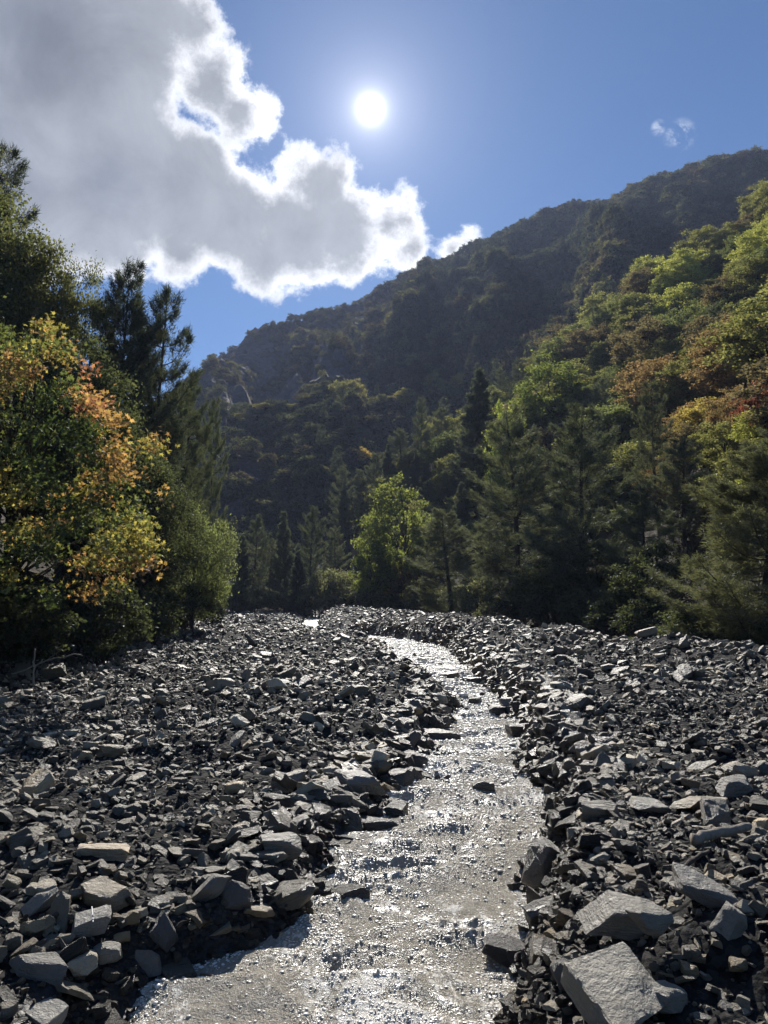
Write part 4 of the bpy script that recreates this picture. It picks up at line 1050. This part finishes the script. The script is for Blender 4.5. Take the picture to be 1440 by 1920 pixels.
# --- the wooded slope on the right: every tree its own thing
def slope_wood():
    rg = np.random.default_rng(303)
    poly = [(640, 1010), (700, 940), (800, 850), (900, 780), (1000, 720), (1080, 640), (1150, 575), (1210, 520), (1300, 485), (1370, 455), (1440, 380), (1600, 330), (1600, 1100), (1200, 1010), (900, 1040), (700, 1080)]
    P = np.array(poly, float)
    cand = np.stack([rg.uniform(630, 1600, 6000), rg.uniform(330, 1090, 6000)], 1)
    x, y = cand[:, 0], cand[:, 1]; r = np.zeros(len(cand), bool)
    for i in range(len(P)):
        (x1, y1), (x2, y2) = P[i], P[i - 1]
        r ^= ((y1 > y) != (y2 > y)) & (x < (x2 - x1) * (y - y1) / (y2 - y1 + 1e-9) + x1)
    cand = cand[r]
    X, Y, Z, hit = raycast(cand[:, 0], cand[:, 1])
    kept = []
    for i in range(len(X)):
        if not hit[i] or np.hypot(X[i], Y[i]) > 158 or np.hypot(X[i], Y[i]) < 26: continue
        if abs(cand[i, 0] - 1180) < 45 and abs(cand[i, 1] - 785) < 26: continue          # the bare scree patch
        dm = 2.1 + 0.013 * Y[i]
        if all((X[i] - X[j]) ** 2 + (Y[i] - Y[j]) ** 2 + 0.35 * (Z[i] - Z[j]) ** 2 > dm * dm for j in kept): kept.append(i)
    kept = kept[:280]
    names = {'rust': ('rust orange', (0.17, 0.105, 0.06)), 'red': ('crimson red', (0.20, 0.040, 0.035)), 'gold': ('golden yellow', (0.26, 0.20, 0.05)), 'lime': ('lime green', (0.27, 0.29, 0.065)),
             'olive': ('olive green', (0.165, 0.17, 0.065)), 'green': ('dull green', (0.11, 0.135, 0.06)), 'brown': ('grey brown', (0.12, 0.095, 0.07)), 'pine': ('grey green', PG2)}
    for i in kept:
        px, py = cand[i]; u = rg.random(); s = vnoise(np.array([px / 90.]), np.array([py / 70.]), seed=330)[0]
        if px > 1400 and 750 < py < 830: k = 'red' if u < 0.75 else 'rust'
        elif px > 1340 and 860 < py < 990: k = 'lime' if u < 0.45 else ('gold' if u < 0.7 else 'olive')
        elif px > 1215 and 710 < py < 980: k = 'rust' if u < 0.27 else ('brown' if u < 0.40 else ('olive' if u < 0.84 else 'gold'))
        elif px > 1050 and py < 640: k = 'lime' if s > 0.2 else ('olive' if u < 0.5 else ('green' if u < 0.93 else 'brown'))  # lime bands here put the crest's sunlight into the leaf colour
        elif px > 980: k = 'green' if u < 0.35 else ('olive' if u < 0.6 else ('brown' if u < 0.85 else 'pine'))
        else: k = 'pine' if u < 0.45 else ('green' if u < 0.75 else 'olive')
        rr_ = np.hypot(X[i], Y[i]); part = 'near the crest of' if rr_ > 115 else ('halfway up' if rr_ > 75 else 'low on')
        nm, c = names[k]; jit = rg.uniform(0.8, 1.2)
        c = tuple(q * jit for q in c)
        if k == 'pine':
            plant_tree('spruce' if u < 0.2 else 'pine', int(rg.integers(2)), X[i], Y[i], Z[i] - 0.2, rg.uniform(6, 10), rg.uniform(3.4, 4.6), c, f'grey green conifer {part} the wooded slope beyond the berm', group=f'conifers {part} the wooded slope')
        else:
            hh = rg.choice([0.7, 0.9, 1.2]) * rg.uniform(3.8, 6.0) * float(np.interp(Y[i], [40, 130], [0.9, 1.2])); plant_tree('leafy', int(rg.integers(4)), X[i], Y[i], Z[i] - 0.25, hh, hh * rg.uniform(0.95, 1.3), c, f'{nm} broadleaf tree {part} the wooded slope beyond the berm', group=f'{nm} trees {part} the wooded slope')
    print('slope trees', len(kept))
slope_wood()

# --- scrub and far wood on the hill: one mass nobody could count
def hill_scrub():
    rg = np.random.default_rng(404)
    n = 26000
    az = rg.uniform(math.radians(-36), math.radians(36), n); r = np.sqrt(rg.uniform(108 ** 2, 425 ** 2, n))
    X, Y = r * np.sin(az), r * np.cos(az); Zh = H_hill(X, Y); Z = np.maximum(Zh, H_ground(X, Y, False) if False else Zh)
    px, py = project(X, Y, Z)
    bare = (px < 690) & (r > 215)
    dens = np.where(bare, 0.22, 0.66) + 0.35 * fbm(X * 0.03, Y * 0.03, octv=3, seed=81)
    dens = np.where((px > 380) & (px < 500) & (r > 160), dens * 0.5, dens)
    keep = rg.random(n) < np.clip(dens, 0.02, 1)
    X, Y, Z, px, py, r = (q[keep] for q in (X, Y, Z, px, py, r)); n = len(X)
    S = rg.uniform(0.55, 1.25, n) * np.where(r < 230, 1.05, 1.0) * np.where(px < 690, 0.75, 1.0)
    s = fbm(X * 0.02, Y * 0.02, octv=2, seed=83) + rg.normal(0, 0.35, n)
    pal = np.array([(0.055, 0.068, 0.045), (0.085, 0.09, 0.05), (0.085, 0.07, 0.055), (0.13, 0.13, 0.06), (0.065, 0.06, 0.052)])
    idc = np.digitize(s, [-0.55, -0.05, 0.35, 0.8]); col = pal[idc] * rg.uniform(0.75, 1.3, (n, 1))
    meshes = [broadleaf(900 + k, 4.2, 5.0, 60, 22, 0.42, low=0.0)[0] for k in range(5)]
    meshes += [pine(920, 7.5, 3.6, 0.7, 14, 0.5, 0.06, 4, low=0.05)[0]]
    pick = rg.integers(0, 5, n); pick = np.where((rg.random(n) < 0.10) & (px > 600) & (r < 350), 5, pick)
    col[pick == 5] = (0.055, 0.07, 0.05)
    o = scatter('hill_scrub', np.stack([X, Y, Z - 0.4], 1), np.stack([np.zeros(n), np.zeros(n), rg.uniform(0, 6.28, n)], 1), S[:, None] * rg.uniform(0.85, 1.2, (n, 3)), pick, col,
                proto_collection('scrub', meshes, M_LEAF_FAR), M_LEAF_FAR)
    tag(o, 'olive and brown scrub wood covering the far hillside', 'scrub', kind='stuff')
    print('scrub', n)
hill_scrub()

# ------------------------------------------------------------------ haze: the air of the valley
def build_haze():
    top = max(max((o.matrix_world @ Vector(c)).z for c in o.bound_box) for o in COL.objects if o.type == 'MESH' and o.name == 'hill') + 14
    x, y0, y1, z0 = 720.0, -720.0, 720.0, -60.0
    v = [(a, b, c) for a in (-x, x) for b in (y0, y1) for c in (z0, top)]
    f = [(0, 1, 3, 2), (4, 6, 7, 5), (0, 4, 5, 1), (2, 3, 7, 6), (0, 2, 6, 4), (1, 5, 7, 3)]
    m, t, out = new_mat('haze')
    vol = t.n('ShaderNodeVolumePrincipled', ins={'Color': (0.56, 0.67, 1.0, 1), 'Density': 0.00021, 'Anisotropy': 0.25})
    t.link(vol.outputs[0], out.inputs['Volume'])
    tag(obj('haze', np_mesh('haze', v, f), m), 'pale blue haze filling the valley air', 'haze', kind='stuff')
build_haze()
